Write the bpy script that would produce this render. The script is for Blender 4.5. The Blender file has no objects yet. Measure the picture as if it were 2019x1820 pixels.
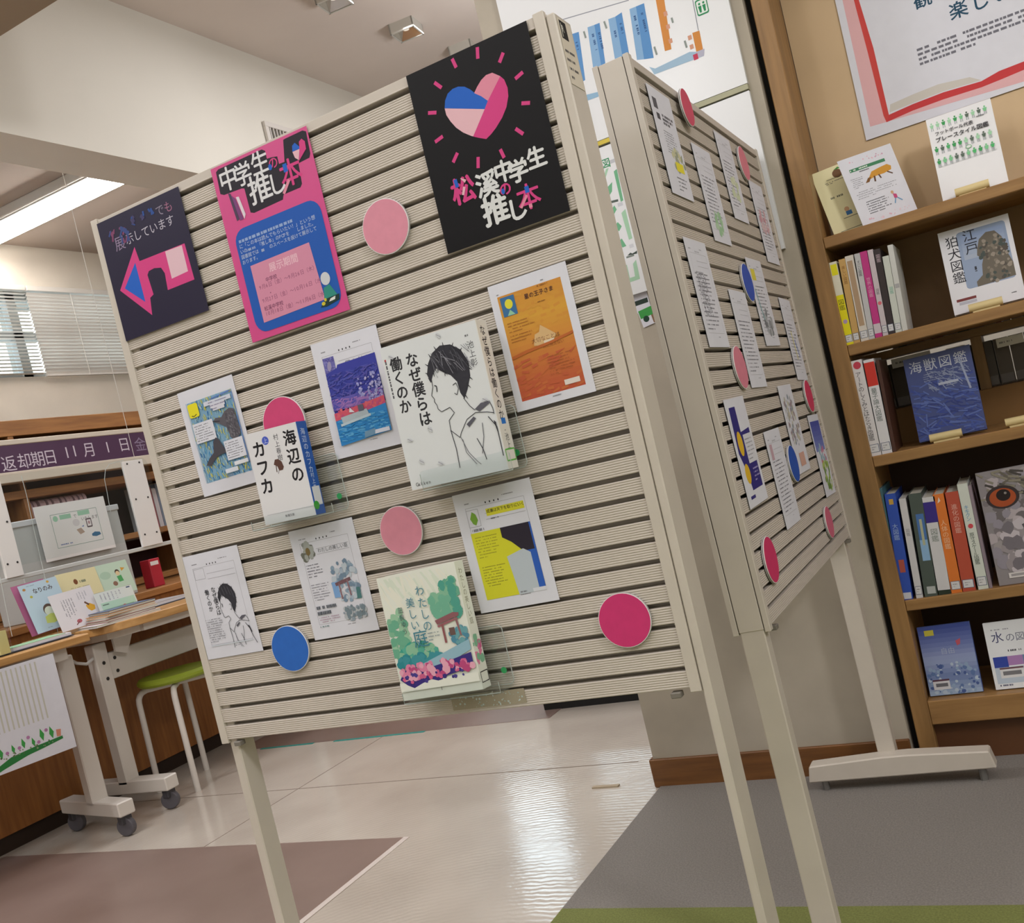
import bpy, bmesh, math, random
from mathutils import Vector, Matrix
sc = bpy.context.scene
col = sc.collection
R = math.radians
random.seed(7)

# ------------------------------------------------------------------ camera
def look(yaw, pitch, roll):
    f = Vector((-math.sin(yaw)*math.cos(pitch), math.cos(yaw)*math.cos(pitch), math.sin(pitch)))
    r = Vector((math.cos(yaw), math.sin(yaw), 0)); u = r.cross(f)
    r2 = r*math.cos(roll) + u*math.sin(roll); u2 = u*math.cos(roll) - r*math.sin(roll)
    return Matrix((r2, u2, -f)).transposed().to_4x4()
cam = bpy.data.objects.new('camera', bpy.data.cameras.new('camera')); col.objects.link(cam)
cam.matrix_world = Matrix.Translation((0, 0, .93)) @ look(R(26.848), R(-2.078), R(-13.425))
cam.data.sensor_fit = 'HORIZONTAL'; cam.data.sensor_width = 36
cam.data.lens = 1982/2019*36
cam.data.shift_x = -(1043.65-1009.5)/2019; cam.data.shift_y = (984.1-910)/2019
cam.data.clip_start = .02
sc.camera = cam
# ------------------------------------------------------------------ world, lights, exposure
w = bpy.data.worlds.new('world'); sc.world = w; w.use_nodes = True
w.node_tree.nodes['Background'].inputs[0].default_value = (.86, .93, 1, 1)
w.node_tree.nodes['Background'].inputs[1].default_value = 6.5
def area(name, loc, sx, sy, power, c=(.99, .985, 1), rot=(0, 0, 0)):
    l = bpy.data.lights.new(name, 'AREA'); l.shape = 'RECTANGLE'; l.size = sx; l.size_y = sy
    l.energy = power; l.color = c
    o = bpy.data.objects.new(name, l); col.objects.link(o); o.location = loc; o.rotation_euler = rot
    return o
def fill_point(name, loc, power, r=.22, c=(.99, .985, 1)):  # bare point light for added fill, no fixture is modelled
    l = bpy.data.lights.new(name, 'POINT'); l.energy = power; l.color = c; l.shadow_soft_size = r
    o = bpy.data.objects.new(name, l); col.objects.link(o); o.location = loc; return o
area('ceiling_light_above_boards', (-1.3, .0, 3.50), 2.4, 1.2, 19)
area('ceiling_light_behind_camera', (1.2, -2.0, 3.50), 2.4, 1.2, 30)
area('ceiling_light_far_aisle', (-2.1, 4.6, 3.50), 1.2, 2.0, 34)
fill_point('added_fill_main_aisle', (-1.4, -.9, 2.8), 35)  # added fill without a real lamp, lifts ceiling and upper wall
fill_point('added_fill_right_side', (1.8, .2, 2.7), 112)  # added from the right to brighten the edge-on board and bookcase
fill_point('added_fill_counter', (-2.75, 1.0, 2.7), 66)  # added to brighten the counter side, no lamp is known here
fill_point('added_fill_behind_pillar', (-1.62, 5.0, 2.75), 34)  # added out of sight behind the pillar to lighten far ceiling and fascia
sc.view_settings.view_transform = 'Standard'; sc.view_settings.look = 'None'
sc.view_settings.gamma = 1; sc.view_settings.use_curve_mapping = False
sc.view_settings.exposure = 0.0
if hasattr(sc, 'cycles'):
    sc.cycles.max_bounces = 6; sc.cycles.diffuse_bounces = 3; sc.cycles.glossy_bounces = 3; sc.cycles.transparent_max_bounces = 16
    sc.cycles.caustics_reflective = False; sc.cycles.caustics_refractive = False

# ------------------------------------------------------------------ helpers
def lin(hx):
    hx = hx.lstrip('#'); o = []
    for i in (0, 2, 4):
        c = int(hx[i:i+2], 16)/255
        o.append(c/12.92 if c <= .04045 else ((c+.055)/1.055)**2.4)
    return tuple(o) + (1,)
MATS = {}
def mat(name, hx, rough=.6, noise=0., nscale=20., bump=0., bscale=60., metal=0., spec=.5, stretch=(1, 1, 1), hx2=None, emit=0.):
    if name in MATS: return MATS[name]
    m = bpy.data.materials.new(name); m.use_nodes = True; nt = m.node_tree; b = nt.nodes['Principled BSDF']
    c = lin(hx); b.inputs['Base Color'].default_value = c
    b.inputs['Roughness'].default_value = rough; b.inputs['Metallic'].default_value = metal
    b.inputs['Specular IOR Level'].default_value = spec
    tc = nt.nodes.new('ShaderNodeTexCoord'); mp = nt.nodes.new('ShaderNodeMapping'); mp.inputs['Scale'].default_value = stretch
    nt.links.new(tc.outputs['Object'], mp.inputs['Vector'])
    if noise:
        n = nt.nodes.new('ShaderNodeTexNoise'); n.inputs['Scale'].default_value = nscale; n.inputs['Detail'].default_value = 5
        nt.links.new(mp.outputs[0], n.inputs['Vector'])
        r = nt.nodes.new('ShaderNodeValToRGB'); r.color_ramp.elements[0].position = .3; r.color_ramp.elements[1].position = .7
        c2 = lin(hx2) if hx2 else tuple(x*(1-noise) for x in c[:3]) + (1,)
        r.color_ramp.elements[0].color = c2; r.color_ramp.elements[1].color = c
        nt.links.new(n.outputs['Fac'], r.inputs['Fac']); nt.links.new(r.outputs[0], b.inputs['Base Color'])
    if bump:
        n = nt.nodes.new('ShaderNodeTexNoise'); n.inputs['Scale'].default_value = bscale; n.inputs['Detail'].default_value = 4
        nt.links.new(mp.outputs[0], n.inputs['Vector'])
        bm_ = nt.nodes.new('ShaderNodeBump'); bm_.inputs['Strength'].default_value = bump; bm_.inputs['Distance'].default_value = .002
        nt.links.new(n.outputs['Fac'], bm_.inputs['Height']); nt.links.new(bm_.outputs[0], b.inputs['Normal'])
    if emit:
        b.inputs['Emission Color'].default_value = c; b.inputs['Emission Strength'].default_value = emit
    MATS[name] = m; return m
def wood(name, hx, hx2, axis, rough=.45):
    st = [9, 9, 9]; st[axis] = .7
    return mat(name, hx, rough, noise=.3, nscale=6, stretch=tuple(st), hx2=hx2, bump=.12, bscale=30)
def clear(name, tint=(.96, .98, .98, 1), gloss=.12, rough=.05):
    m = bpy.data.materials.new(name); m.use_nodes = True; nt = m.node_tree; nt.nodes.clear()
    o = nt.nodes.new('ShaderNodeOutputMaterial'); t = nt.nodes.new('ShaderNodeBsdfTransparent'); t.inputs[0].default_value = tint
    g = nt.nodes.new('ShaderNodeBsdfGlossy'); g.inputs['Roughness'].default_value = rough
    lw = nt.nodes.new('ShaderNodeLayerWeight'); lw.inputs['Blend'].default_value = .5
    fr = nt.nodes.new('ShaderNodeMath'); fr.operation = 'POWER'; fr.inputs[1].default_value = 5; nt.links.new(lw.outputs['Facing'], fr.inputs[0])
    ad = nt.nodes.new('ShaderNodeMath'); ad.operation = 'ADD'; ad.inputs[1].default_value = .03+gloss*.3; ad.use_clamp = True
    mx = nt.nodes.new('ShaderNodeMixShader'); nt.links.new(fr.outputs[0], ad.inputs[0]); nt.links.new(ad.outputs[0], mx.inputs[0])
    nt.links.new(t.outputs[0], mx.inputs[1]); nt.links.new(g.outputs[0], mx.inputs[2]); nt.links.new(mx.outputs[0], o.inputs[0])
    return m
def ink():
    m = bpy.data.materials.new('printed_ink'); m.use_nodes = True; nt = m.node_tree; b = nt.nodes['Principled BSDF']
    a = nt.nodes.new('ShaderNodeVertexColor'); a.layer_name = 'Col'
    n = nt.nodes.new('ShaderNodeTexNoise'); n.inputs['Scale'].default_value = 900
    mx = nt.nodes.new('ShaderNodeMix'); mx.data_type = 'RGBA'; mx.blend_type = 'OVERLAY'; mx.inputs[0].default_value = .12
    nt.links.new(a.outputs[0], mx.inputs[6]); nt.links.new(n.outputs[0], mx.inputs[7]); nt.links.new(mx.outputs[2], b.inputs['Base Color'])
    b.inputs['Roughness'].default_value = .55; b.inputs['Specular IOR Level'].default_value = .25
    return m
INK = ink()
def link(name, data, parent=None):
    o = bpy.data.objects.new(name, data); col.objects.link(o)
    if parent: o.parent = parent
    return o
def tag(o, label=None, cat=None, group=None, kind=None):
    if label: o['label'] = label
    if cat: o['category'] = cat
    if group: o['group'] = group
    if kind: o['kind'] = kind
    return o
def thing(name, label, cat, loc=(0, 0, 0), rz=0, group=None):
    o = link(name, None); o.location = loc; o.rotation_euler = (0, 0, rz); o.empty_display_size = .05
    return tag(o, label, cat, group)
class MB:
    def __init__(s): s.v = []; s.f = []
    def box(s, x0, y0, z0, x1, y1, z1, M=None):
        n = len(s.v)
        for z in (z0, z1):
            for x, y in ((x0, y0), (x1, y0), (x1, y1), (x0, y1)):
                p = Vector((x, y, z)); s.v.append(tuple(M @ p) if M else tuple(p))
        s.f += [tuple(n+i for i in f) for f in ((3, 2, 1, 0), (4, 5, 6, 7), (0, 1, 5, 4), (1, 2, 6, 5), (2, 3, 7, 6), (3, 0, 4, 7))]
        return s
    def prism(s, pts, z0, z1, M=None):
        n = len(s.v); k = len(pts)
        for z in (z0, z1):
            for x, y in pts:
                p = Vector((x, y, z)); s.v.append(tuple(M @ p) if M else tuple(p))
        s.f.append(tuple(n+i for i in reversed(range(k)))); s.f.append(tuple(n+k+i for i in range(k)))
        for i in range(k): j = (i+1) % k; s.f.append((n+i, n+j, n+k+j, n+k+i))
        return s
    def tube(s, pts, r, n=10, r2=None):
        pts = [Vector(p) for p in pts]; base = len(s.v); prev = None
        for i, p in enumerate(pts):
            d = (pts[min(i+1, len(pts)-1)] - pts[max(i-1, 0)]).normalized()
            a = prev if prev else (Vector((0, 0, 1)) if abs(d.z) < .9 else Vector((1, 0, 0)))
            x = d.cross(a).normalized(); y = d.cross(x).normalized(); prev = a if not prev else a
            rr = r if r2 is None else r + (r2-r)*i/(len(pts)-1)
            for k in range(n):
                t = 2*math.pi*k/n; s.v.append(tuple(p + x*rr*math.cos(t) + y*rr*math.sin(t)))
        for i in range(len(pts)-1):
            for k in range(n):
                a = base+i*n+k; b = base+i*n+(k+1) % n; s.f.append((a, b, b+n, a+n))
        s.f.append(tuple(base+k for k in reversed(range(n)))); e = base+(len(pts)-1)*n; s.f.append(tuple(e+k for k in range(n)))
        return s
    def build(s, name, m, parent=None, bevel=0., smooth=False, seg=1):
        me = bpy.data.meshes.new(name); me.from_pydata(s.v, [], s.f); me.update()
        bm = bmesh.new(); bm.from_mesh(me); bmesh.ops.recalc_face_normals(bm, faces=bm.faces)
        if bevel: bmesh.ops.bevel(bm, geom=list(bm.edges), offset=bevel, segments=seg, affect='EDGES', profile=.6)
        bm.to_mesh(me); bm.free()
        if smooth:
            for p in me.polygons: p.use_smooth = True
            if hasattr(me, 'set_sharp_from_angle'): me.set_sharp_from_angle(angle=R(40))
        me.materials.append(m)
        return link(name, me, parent)
def box(name, lo, hi, m, parent=None, bevel=0.): return MB().box(*lo, *hi).build(name, m, parent, bevel)
def struct(o, label): return tag(o, label, None, None, 'structure')
def circle(r, n=32, cx=0, cy=0): return [(cx+r*math.cos(2*math.pi*i/n), cy+r*math.sin(2*math.pi*i/n)) for i in range(n)]
def rrect(x0, y0, x1, y1, r, n=5):
    o = []
    for cx, cy, a in ((x1-r, y1-r, 0), (x0+r, y1-r, 90), (x0+r, y0+r, 180), (x1-r, y0+r, 270)):
        for i in range(n+1): t = R(a+90*i/n); o.append((cx+r*math.cos(t), cy+r*math.sin(t)))
    return o

# ------------------------------------------------------------------ glyphs and printed artwork
GL = {}
_fc = bpy.data.curves.new('glyph_source', 'FONT'); _fc.resolution_u = 3
_fo = bpy.data.objects.new('glyph_source', _fc)
def warm(chars, bold):
    col.objects.link(_fo)
    for ch in chars:
        _fc.body = ch
        dg = bpy.context.evaluated_depsgraph_get(); ev = _fo.evaluated_get(dg); me = ev.to_mesh()
        GL[ch, bold] = ([(v.co.x, v.co.y) for v in me.vertices], [tuple(p.vertices) for p in me.polygons]); ev.to_mesh_clear()
    col.objects.unlink(_fo)
ALL = sorted(set('　。「」〜いうえおかきくけこごさしすぜたてでとなにのはまみむもゆらりるわをんアイカキクケスタットフプペボルレン・ー上下世中人代体働僕凪切化却原取図大天子学寸展庫庭彰想成戸推文新日星春書月期木本村松校楽樹水江池海溪潮瀬犬狛獣王生由界目示編美自良表見観設読論辺返進量金鑑間館！（）ABCDEFGHIJKLMNOPQRSTUVWXYZabcdefghijklmnopqrstuvwxyz0123456789()/.,:!?-'))
warm(ALL, 0.)
K = '#1d1b20'
class Canvas:
    LZ = 1.6e-5
    def __init__(s, w, h): s.w = w; s.h = h; s.v = []; s.f = []; s.c = []; s.l = 1
    def _add(s, P, F, c, k=0):
        n = len(s.v); z = s.l*s.LZ; c = lin(c)
        s.v += [((x-.5)*s.w, (.5-y)*s.h, z+(i//k*3.2e-6 if k else 0)) for i, (x, y) in enumerate(P)]
        if k: s.l += len(P)//k*3.2e-6/s.LZ
        for f in F: s.f.append(tuple(n+i for i in f)); s.c.append(c)
    def poly(s, P, c): s._add(list(reversed(P)), [tuple(range(len(P)))], c); s.l += 1; return s
    def rect(s, x0, y0, x1, y1, c): return s.poly([(x0, y0), (x1, y0), (x1, y1), (x0, y1)], c)
    def rr(s, x0, y0, x1, y1, r, c):
        a = s.w/s.h; return s.poly([(x, y*a) for x, y in rrect(x0, y0/a, x1, y1/a, r)], c)
    def ell(s, cx, cy, rx, ry, c, n=26, rot=0):
        a = s.w/s.h; cr, sr = math.cos(R(rot)), math.sin(R(rot)); P = []
        for i in range(n):
            t = 2*math.pi*i/n; x, y = rx*math.cos(t), ry*math.sin(t)
            P.append((cx+x*cr-y*sr, cy+(x*sr+y*cr)*a))
        return s.poly(P, c)
    def line(s, P, wd, c, taper=False):
        a = s.w/s.h; Q = []; F = []
        for (x0, y0), (x1, y1) in zip(P, P[1:]):
            dx, dy = x1-x0, (y1-y0)/a; L = math.hypot(dx, dy) or 1; nx, ny = -dy/L*wd/2, dx/L*wd/2*a; n = len(Q)
            k = .2 if taper else 1
            Q += [(x0+nx*k, y0+ny*k), (x0-nx*k, y0-ny*k), (x1-nx, y1-ny), (x1+nx, y1+ny)]; F.append((n, n+1, n+2, n+3))
        s._add(Q, F, c, 4); s.l += 1; return s
    def box_line(s, x0, y0, x1, y1, wd, c): return s.line([(x0, y0), (x1, y0), (x1, y1), (x0, y1), (x0, y0)], wd, c)
    def text(s, t, x, y, size, c=K, vert=False, rot=0, sp=1., bold=0., sx=1.):
        a = s.w/s.h; cr, sr = math.cos(R(rot)), math.sin(R(rot)); px = py = 0.
        for ch in t:
            if ch == ' ':
                if vert: py += size*sp*.6
                else: px += size*sp*.5
                continue
            if (ch, 0.) not in GL: warm(ch, 0.)
            gv, gf = GL[ch, 0.]
            for bx, by in ((-bold, 0), (bold, 0), (0, bold), (0, -bold)) if gv and bold else ((0, 0),) if gv else ():
                P = []; turn = vert and ch in 'ー〜（）()-'
                for gx, gy in gv:
                    if turn: gx, gy = .5+(gy-.38), .38-(gx-.5)
                    X = px+(gx+bx)*size*sx; Y = py+(.86-gy-by)*size
                    P.append((x+X*cr+Y*sr, y+(-X*sr+Y*cr)*a))
                s._add(P, gf, c); s.l += .35 if bold else 0
            if bold: s.l -= 1.4
            if vert: py += size*sp
            else: px += size*sp*sx*(1. if ord(ch) > 255 else .62)
        s.l += 2; return s
    def para(s, x0, y0, x1, y1, n, c='#6a6a72', wd=.45, vert=False, fill=.8):
        Q = []; F = []
        for i in range(n):
            t = (i+.5)/n; e = random.uniform(.75, 1.) if i < n-1 else random.uniform(.3, .7); p = 0.
            while p < e:
                L = random.uniform(.02, .06)
                if random.random() < fill:
                    if vert: cx = x0+(x1-x0)*t; hw = (x1-x0)/n*wd/2; r = (cx-hw, y0+(y1-y0)*p, cx+hw, y0+(y1-y0)*min(e, p+L*.75))
                    else: cy = y0+(y1-y0)*t; hw = (y1-y0)/n*wd/2; r = (x0+(x1-x0)*p, cy-hw, x0+(x1-x0)*min(e, p+L*.75), cy+hw)
                    k = len(Q); Q += [(r[0], r[3]), (r[2], r[3]), (r[2], r[1]), (r[0], r[1])]; F.append((k, k+1, k+2, k+3))
                p += L
        s._add(Q, F, c); s.l += 1; return s
    def strokes(s, x0, y0, x1, y1, n, cs, L=.06, wd=.012, ang=80, spread=15, clip=None):
        a = s.w/s.h
        for c in cs:
            Q = []; F = []
            for i in range(n//len(cs)):
                cx = random.uniform(x0, x1); cy = random.uniform(y0, y1); t = R(random.gauss(ang, spread)); l = L*random.uniform(.5, 1.2)
                dx, dy = math.cos(t)*l/2, math.sin(t)*l/2; nx, ny = -math.sin(t)*wd/2, math.cos(t)*wd/2
                P = [(cx-dx-nx, cy-(dy+ny)*a), (cx+dx-nx, cy+(dy-ny)*a), (cx+dx+nx, cy+(dy+ny)*a), (cx-dx+nx, cy-(dy-ny)*a)]
                P = [(min(max(x, x0), x1), min(max(y, y0), y1)) for x, y in P]
                k = len(Q); Q += list(reversed(P)); F.append((k, k+1, k+2, k+3))
            s._add(Q, F, c, 4); s.l += 1
        return s
    def blobs(s, x0, y0, x1, y1, n, cs, r0=.02, r1=.05):
        a = s.w/s.h
        for c in cs:
            Q = []; F = []
            for i in range(n//len(cs)):
                t = random.uniform(0, 6.283); e = random.random()**.42; r = random.uniform(r0, r1); k = len(Q); m = 9
                cx = (x0+x1)/2+math.copysign(abs(math.cos(t))**.7, math.cos(t))*e*(x1-x0)/2; cy = (y0+y1)/2+math.copysign(abs(math.sin(t))**.7, math.sin(t))*e*(y1-y0)/2
                for j in range(m):
                    t = -2*math.pi*j/m; q = r*random.uniform(.75, 1.1)
                    Q.append((min(max(cx+q*math.cos(t), .004), .996), min(max(cy+q*math.sin(t)*a, .004), .996)))
                F.append(tuple(range(k, k+m)))
            s._add(Q, F, c, m); s.l += 1
        return s
    def grad(s, x0, y0, x1, y1, stops, n=14):
        for i in range(n):
            t = (i+.5)/n*(len(stops)-1); k = min(int(t), len(stops)-2); f = t-k
            A = stops[k].lstrip('#'); B = stops[k+1].lstrip('#')
            c = ''.join('%02x' % round(int(A[j:j+2], 16)*(1-f)+int(B[j:j+2], 16)*f) for j in (0, 2, 4))
            s._add([(x0, y0+(y1-y0)*(i+1)/n), (x1, y0+(y1-y0)*(i+1)/n), (x1, y0+(y1-y0)*i/n), (x0, y0+(y1-y0)*i/n)], [(0, 1, 2, 3)], c)
        s.l += 1; return s
    def build(s, name, parent, M=None):
        me = bpy.data.meshes.new(name); me.from_pydata(s.v, [], s.f)
        at = me.color_attributes.new('Col', 'FLOAT_COLOR', 'CORNER'); flat = []
        for f, c in zip(s.f, s.c): flat += list(c)*len(f)
        at.data.foreach_set('color', flat)
        me.materials.append(INK); o = link(name, me, parent)
        if M: o.matrix_local = M
        return o
# frames: right, up, outward directions of the faces things hang on
def frame(kind):
    return {'front': Matrix(((1, 0, 0), (0, 0, -1), (0, 1, 0))),            # faces -Y
            'side': Matrix(((0, 0, 1), (1, 0, 0), (0, 1, 0)))}[kind].to_4x4()  # faces +X
PAPER = mat('white_paper', '#d8d9e3', .7, noise=.04, nscale=30)
CARD = mat('white_card', '#e4e2e2', .6)
def sheet(name, label, cat, M, wh, draw=None, paper=PAPER, group=None, thick=.0005, art='printed_artwork'):
    w_, h_ = wh
    o = MB().box(-w_/2, -h_/2, -thick, w_/2, h_/2, 0).build(name, paper); o.matrix_world = M; tag(o, label, cat, group)
    if draw:
        c = Canvas(w_, h_); draw(c); c.build(art, o)
    return o
def disc(name, label, M, r, hx, group, thick=.004):
    o = MB().prism(circle(r, 40), -thick, 0).build(name, CARD); o.matrix_world = M; tag(o, label, 'disc', group)
    MB().prism(circle(r*.972, 40), 0, .0004).build('coloured_face', mat('disc_'+hx, hx, .65, noise=.08, nscale=60), o)
    MB().prism([(x, y) for x, y in circle(r*1.004, 40)], -thick*.7, -thick*.45).build('dark_edge_line', mat('disc_edge', '#3a3438', .7), o)
    return o
def M1(x, z, off=.0, rot=0, tilt=0): return Matrix.Translation((x, 1.29-off, z)) @ frame('front') @ Matrix.Rotation(R(rot), 4, 'Z') @ Matrix.Rotation(R(tilt), 4, 'X')
def MY(x, y, z, rot=0, tilt=0): return Matrix.Translation((x, y, z)) @ frame('front') @ Matrix.Rotation(R(rot), 4, 'Z') @ Matrix.Rotation(R(tilt), 4, 'X')
def MX(x, y, z, rot=0, tilt=0, turn=0): return Matrix.Translation((x, y, z)) @ Matrix.Rotation(R(turn), 4, 'Z') @ frame('side') @ Matrix.Rotation(R(rot), 4, 'Z') @ Matrix.Rotation(R(tilt), 4, 'X')
PAGES = mat('book_pages', '#d9d4c6', .8, noise=.12, nscale=8, stretch=(1, 1, 60))
def book(name, label, M, w_, h_, t, cover, front=None, spine=None, spine_side=1, group=None, spine_hx=None, cat='book', rough=.35):
    """face-out book; local x right, y up, z towards the viewer, back of the book at z=0, origin at bottom centre"""
    o = link(name, None); o.matrix_world = M; tag(o, label, cat, group)
    cm = mat('cover_'+cover, cover, rough)
    k = .0012; s = spine_side; i0, i1 = (-w_/2+.002, w_/2-.001) if s > 0 else (-w_/2+.001, w_/2-.002)
    MB().box(i0, .002, k, i1, h_-.002, t-k).build('pages', PAGES, o)
    MB().box(-w_/2, 0, 0, w_/2, h_, k).box(-w_/2, 0, t-k, w_/2, h_, t).build('cover', cm, o)
    sx = w_/2 if s > 0 else -w_/2-k
    MB().box(sx, 0, 0, sx+k, h_, t).build('spine', mat('cover_'+(spine_hx or cover), spine_hx or cover, rough), o)
    if front: c = Canvas(w_, h_); front(c); c.build('cover_print', o, Matrix.Translation((0, h_/2, t)))
    if spine:
        c = Canvas(t, h_); spine(c)
        c.build('spine_print', o, Matrix.Translation((s*(w_/2+k), h_/2, t/2)) @ Matrix.Rotation(R(90*s), 4, 'Y'))
    return o

# ------------------------------------------------------------------ materials of the place
BEIGE = mat('board_beige', '#c6bdb3', .5, noise=.05, nscale=9)
POST = mat('board_post', '#cac2b7', .45, noise=.06, nscale=14)
SEAM = mat('dark_seam', '#4a443c', .7)
WOOD_X = wood('oak_along_shelf', '#a27c4c', '#86623a', 0)
WOOD_Z = wood('oak_upright', '#9f794a', '#806039', 2)
CW = wood('counter_wood', '#9d6530', '#804f22', 2, .5)
TW = wood('table_edge_wood', '#c79a62', '#ad7f49', 1, .4)
WHITE_METAL = mat('white_metal', '#d8d2cb', .4)
ACRYL = clear('clear_acrylic', gloss=.03)
GLASS = clear('window_glass', (.9, .95, .96, 1), .05)
BLACK = mat('black_gap', '#0c0a0a', .8)
PLASTER = mat('plaster', '#cfc8bb', .85, noise=.08, nscale=5, bump=.2, bscale=120)
FASCIA = mat('fascia_paint', '#e4dfd4', .8, noise=.04, nscale=2, bump=.1, bscale=150)
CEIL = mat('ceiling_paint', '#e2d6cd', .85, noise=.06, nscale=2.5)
PILLAR = mat('pillar_concrete', '#b3aa9b', .8, noise=.16, nscale=6, bump=.25, bscale=40)

# ------------------------------------------------------------------ setting: floor
def glossy_floor():
    m = bpy.data.materials.new('beige_vinyl'); m.use_nodes = True; nt = m.node_tree; b = nt.nodes['Principled BSDF']
    tc = nt.nodes.new('ShaderNodeTexCoord')
    n = nt.nodes.new('ShaderNodeTexNoise'); n.inputs['Scale'].default_value = 2.2; n.inputs['Detail'].default_value = 6
    r = nt.nodes.new('ShaderNodeValToRGB'); r.color_ramp.elements[0].color = lin('#bfb5aa'); r.color_ramp.elements[1].color = lin('#d0c7bc')
    r.color_ramp.elements[0].position = .35; r.color_ramp.elements[1].position = .65
    nt.links.new(tc.outputs['Object'], n.inputs['Vector']); nt.links.new(n.outputs['Fac'], r.inputs['Fac']); nt.links.new(r.outputs[0], b.inputs['Base Color'])
    mp = nt.nodes.new('ShaderNodeMapping'); mp.inputs['Location'].default_value = (1.1, -1.2, 0); nt.links.new(tc.outputs['Object'], mp.inputs['Vector'])
    wv = nt.nodes.new('ShaderNodeTexWave'); wv.wave_type = 'RINGS'; wv.rings_direction = 'Z'; wv.inputs['Scale'].default_value = 17; wv.inputs['Distortion'].default_value = 4; wv.inputs['Detail'].default_value = 4; wv.inputs['Detail Scale'].default_value = 2
    nt.links.new(mp.outputs[0], wv.inputs['Vector'])
    n2 = nt.nodes.new('ShaderNodeTexNoise'); n2.inputs['Scale'].default_value = 5; nt.links.new(tc.outputs['Object'], n2.inputs['Vector'])
    mul = nt.nodes.new('ShaderNodeMath'); mul.operation = 'MULTIPLY'; nt.links.new(wv.outputs['Fac'], mul.inputs[0]); nt.links.new(n2.outputs['Fac'], mul.inputs[1])
    bp = nt.nodes.new('ShaderNodeBump'); bp.inputs['Strength'].default_value = .16; bp.inputs['Distance'].default_value = .002
    nt.links.new(mul.outputs[0], bp.inputs['Height']); nt.links.new(bp.outputs[0], b.inputs['Normal'])
    b.inputs['Roughness'].default_value = .13; b.inputs['Specular IOR Level'].default_value = .6
    return m
VINYL = glossy_floor()
BROWN = mat('brown_vinyl', '#917d75', .3, noise=.2, nscale=3, hx2='#806c64')
GREYC = mat('grey_carpet', '#8a8580', .95, noise=.3, nscale=260, bump=.5, bscale=300)
GREENC = mat('green_carpet', '#7d8447', .95, noise=.35, nscale=260, bump=.5, bscale=300)
struct(box('floor', (-9, -3.5, -.05), (4, 9.0, 0), VINYL), 'glossy beige vinyl floor running diagonally between the boards and the counter')
def flat(name, x0, y0, x1, y1, m, label, z=.0012, edge=None):
    o = MB().box(x0, y0, 0, x1, y1, z).build(name, m); return struct(o, label)
flat('floor_brown_vinyl', -3.47, -3.5, -1.722, 2.2, BROWN, 'dark brown vinyl floor patch in front of the counter')
flat('floor_brown_strip', -3.3, 3.205, -1.75, 5.2, BROWN, 'dark brown vinyl floor strip seen below the left board')
flat('floor_grey_carpet', -1.055, 1.79, 4, 2.62, GREYC, 'grey carpet strip in front of the pillar and bookcase', .004)
flat('floor_green_carpet', -1.055, -3.5, 4, 1.79, GREENC, 'green carpet along the lower right edge', .004)
teal = mat('teal_tape', '#2e8f86', .6)
flat('trim_1', -2.75, 3.19, -2.3, 3.205, teal, 'worn teal line along the brown vinyl strip', .0015)
flat('trim_2', -3.15, 3.19, -2.86, 3.205, teal, 'short worn teal line under the left end of the left board', .0015)
flat('trim_6', -1.735, -3.5, -1.716, 2.2, mat('edge_strip_pale', '#d8cdc6', .4), 'pale worn edge strip between the brown patch and the beige vinyl', .002)
mk = mat('floor_joint', '#7d7064', .7)
for i, (x0, y0, x1, y1) in enumerate(((-3.45, 2.66, -1.2, 2.664), (-2.5, 2.2, -2.497, 3.2))):
    flat('trim_%d' % (3+i), x0, y0, x1, y1, mk, ('thin dark joint line across the beige vinyl by the stool', 'thin dark joint line in the beige vinyl running away')[i], .0006)
s = box('floor_tag', (-1.27, 2.47, .0), (-1.19, 2.485, .004), mat('tag_beige', '#b3a48c', .6)); tag(s, 'small beige plastic strip lying on the glossy floor by the pillar', 'strip')
# ------------------------------------------------------------------ setting: walls and ceiling
CZ = 3.55
struct(MB().box(-3.48, -3.5, CZ, 4, 9.1, CZ+.1).box(-9, 7, CZ, -3.48, 9.1, CZ+.1).build('ceiling', CEIL), 'pinkish beige ceiling with square downlights')
struct(box('wall_upper_left', (-3.75, 2.95, 2.757), (-3.48, 7, CZ+.1), FASCIA), 'pale upper wall above the counter with a small air vent')
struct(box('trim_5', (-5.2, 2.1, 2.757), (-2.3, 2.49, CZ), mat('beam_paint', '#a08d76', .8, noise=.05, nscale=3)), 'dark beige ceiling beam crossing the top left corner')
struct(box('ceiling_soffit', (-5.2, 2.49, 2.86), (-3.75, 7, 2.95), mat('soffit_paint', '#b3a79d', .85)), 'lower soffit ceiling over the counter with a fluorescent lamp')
struct(MB().box(-9, 9, 0, 4, 9.1, 2.3).box(-9, 9, 2.3, -4.6, 9.1, 2.5).box(-3.8, 9, 2.3, 4, 9.1, 2.5).box(-9, 9, 2.5, -7.2, 9.1, 3.5).box(-7.2, 9, 2.5, -5, 9.1, 2.62).box(-5, 9, 2.5, 4, 9.1, 3.5).box(-9, 9, 3.5, 4, 9.1, CZ).build('wall_far', FASCIA), 'far wall of the library behind the boards')
struct(box('wall_right', (3.9, -3.5, 0), (4, 9.0, CZ), FASCIA), 'right wall of the library beyond the bookcase')
struct(box('wall_near', (-5.15, -3.6, 0), (4, -3.5, CZ), FASCIA), 'wall of the library behind the photographer')
struct(MB().box(-3.9, -3.5, 2.757, -3.75, 2.1, CZ).build('wall_upper_near', FASCIA), 'upper wall over the near end of the counter')
struct(box('ceiling_soffit_near', (-5.2, -3.5, 2.86), (-3.75, 2.1, 2.95), mat('soffit_paint', '#b3a79d', .85)), 'lower soffit ceiling over the near end of the counter')
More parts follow.
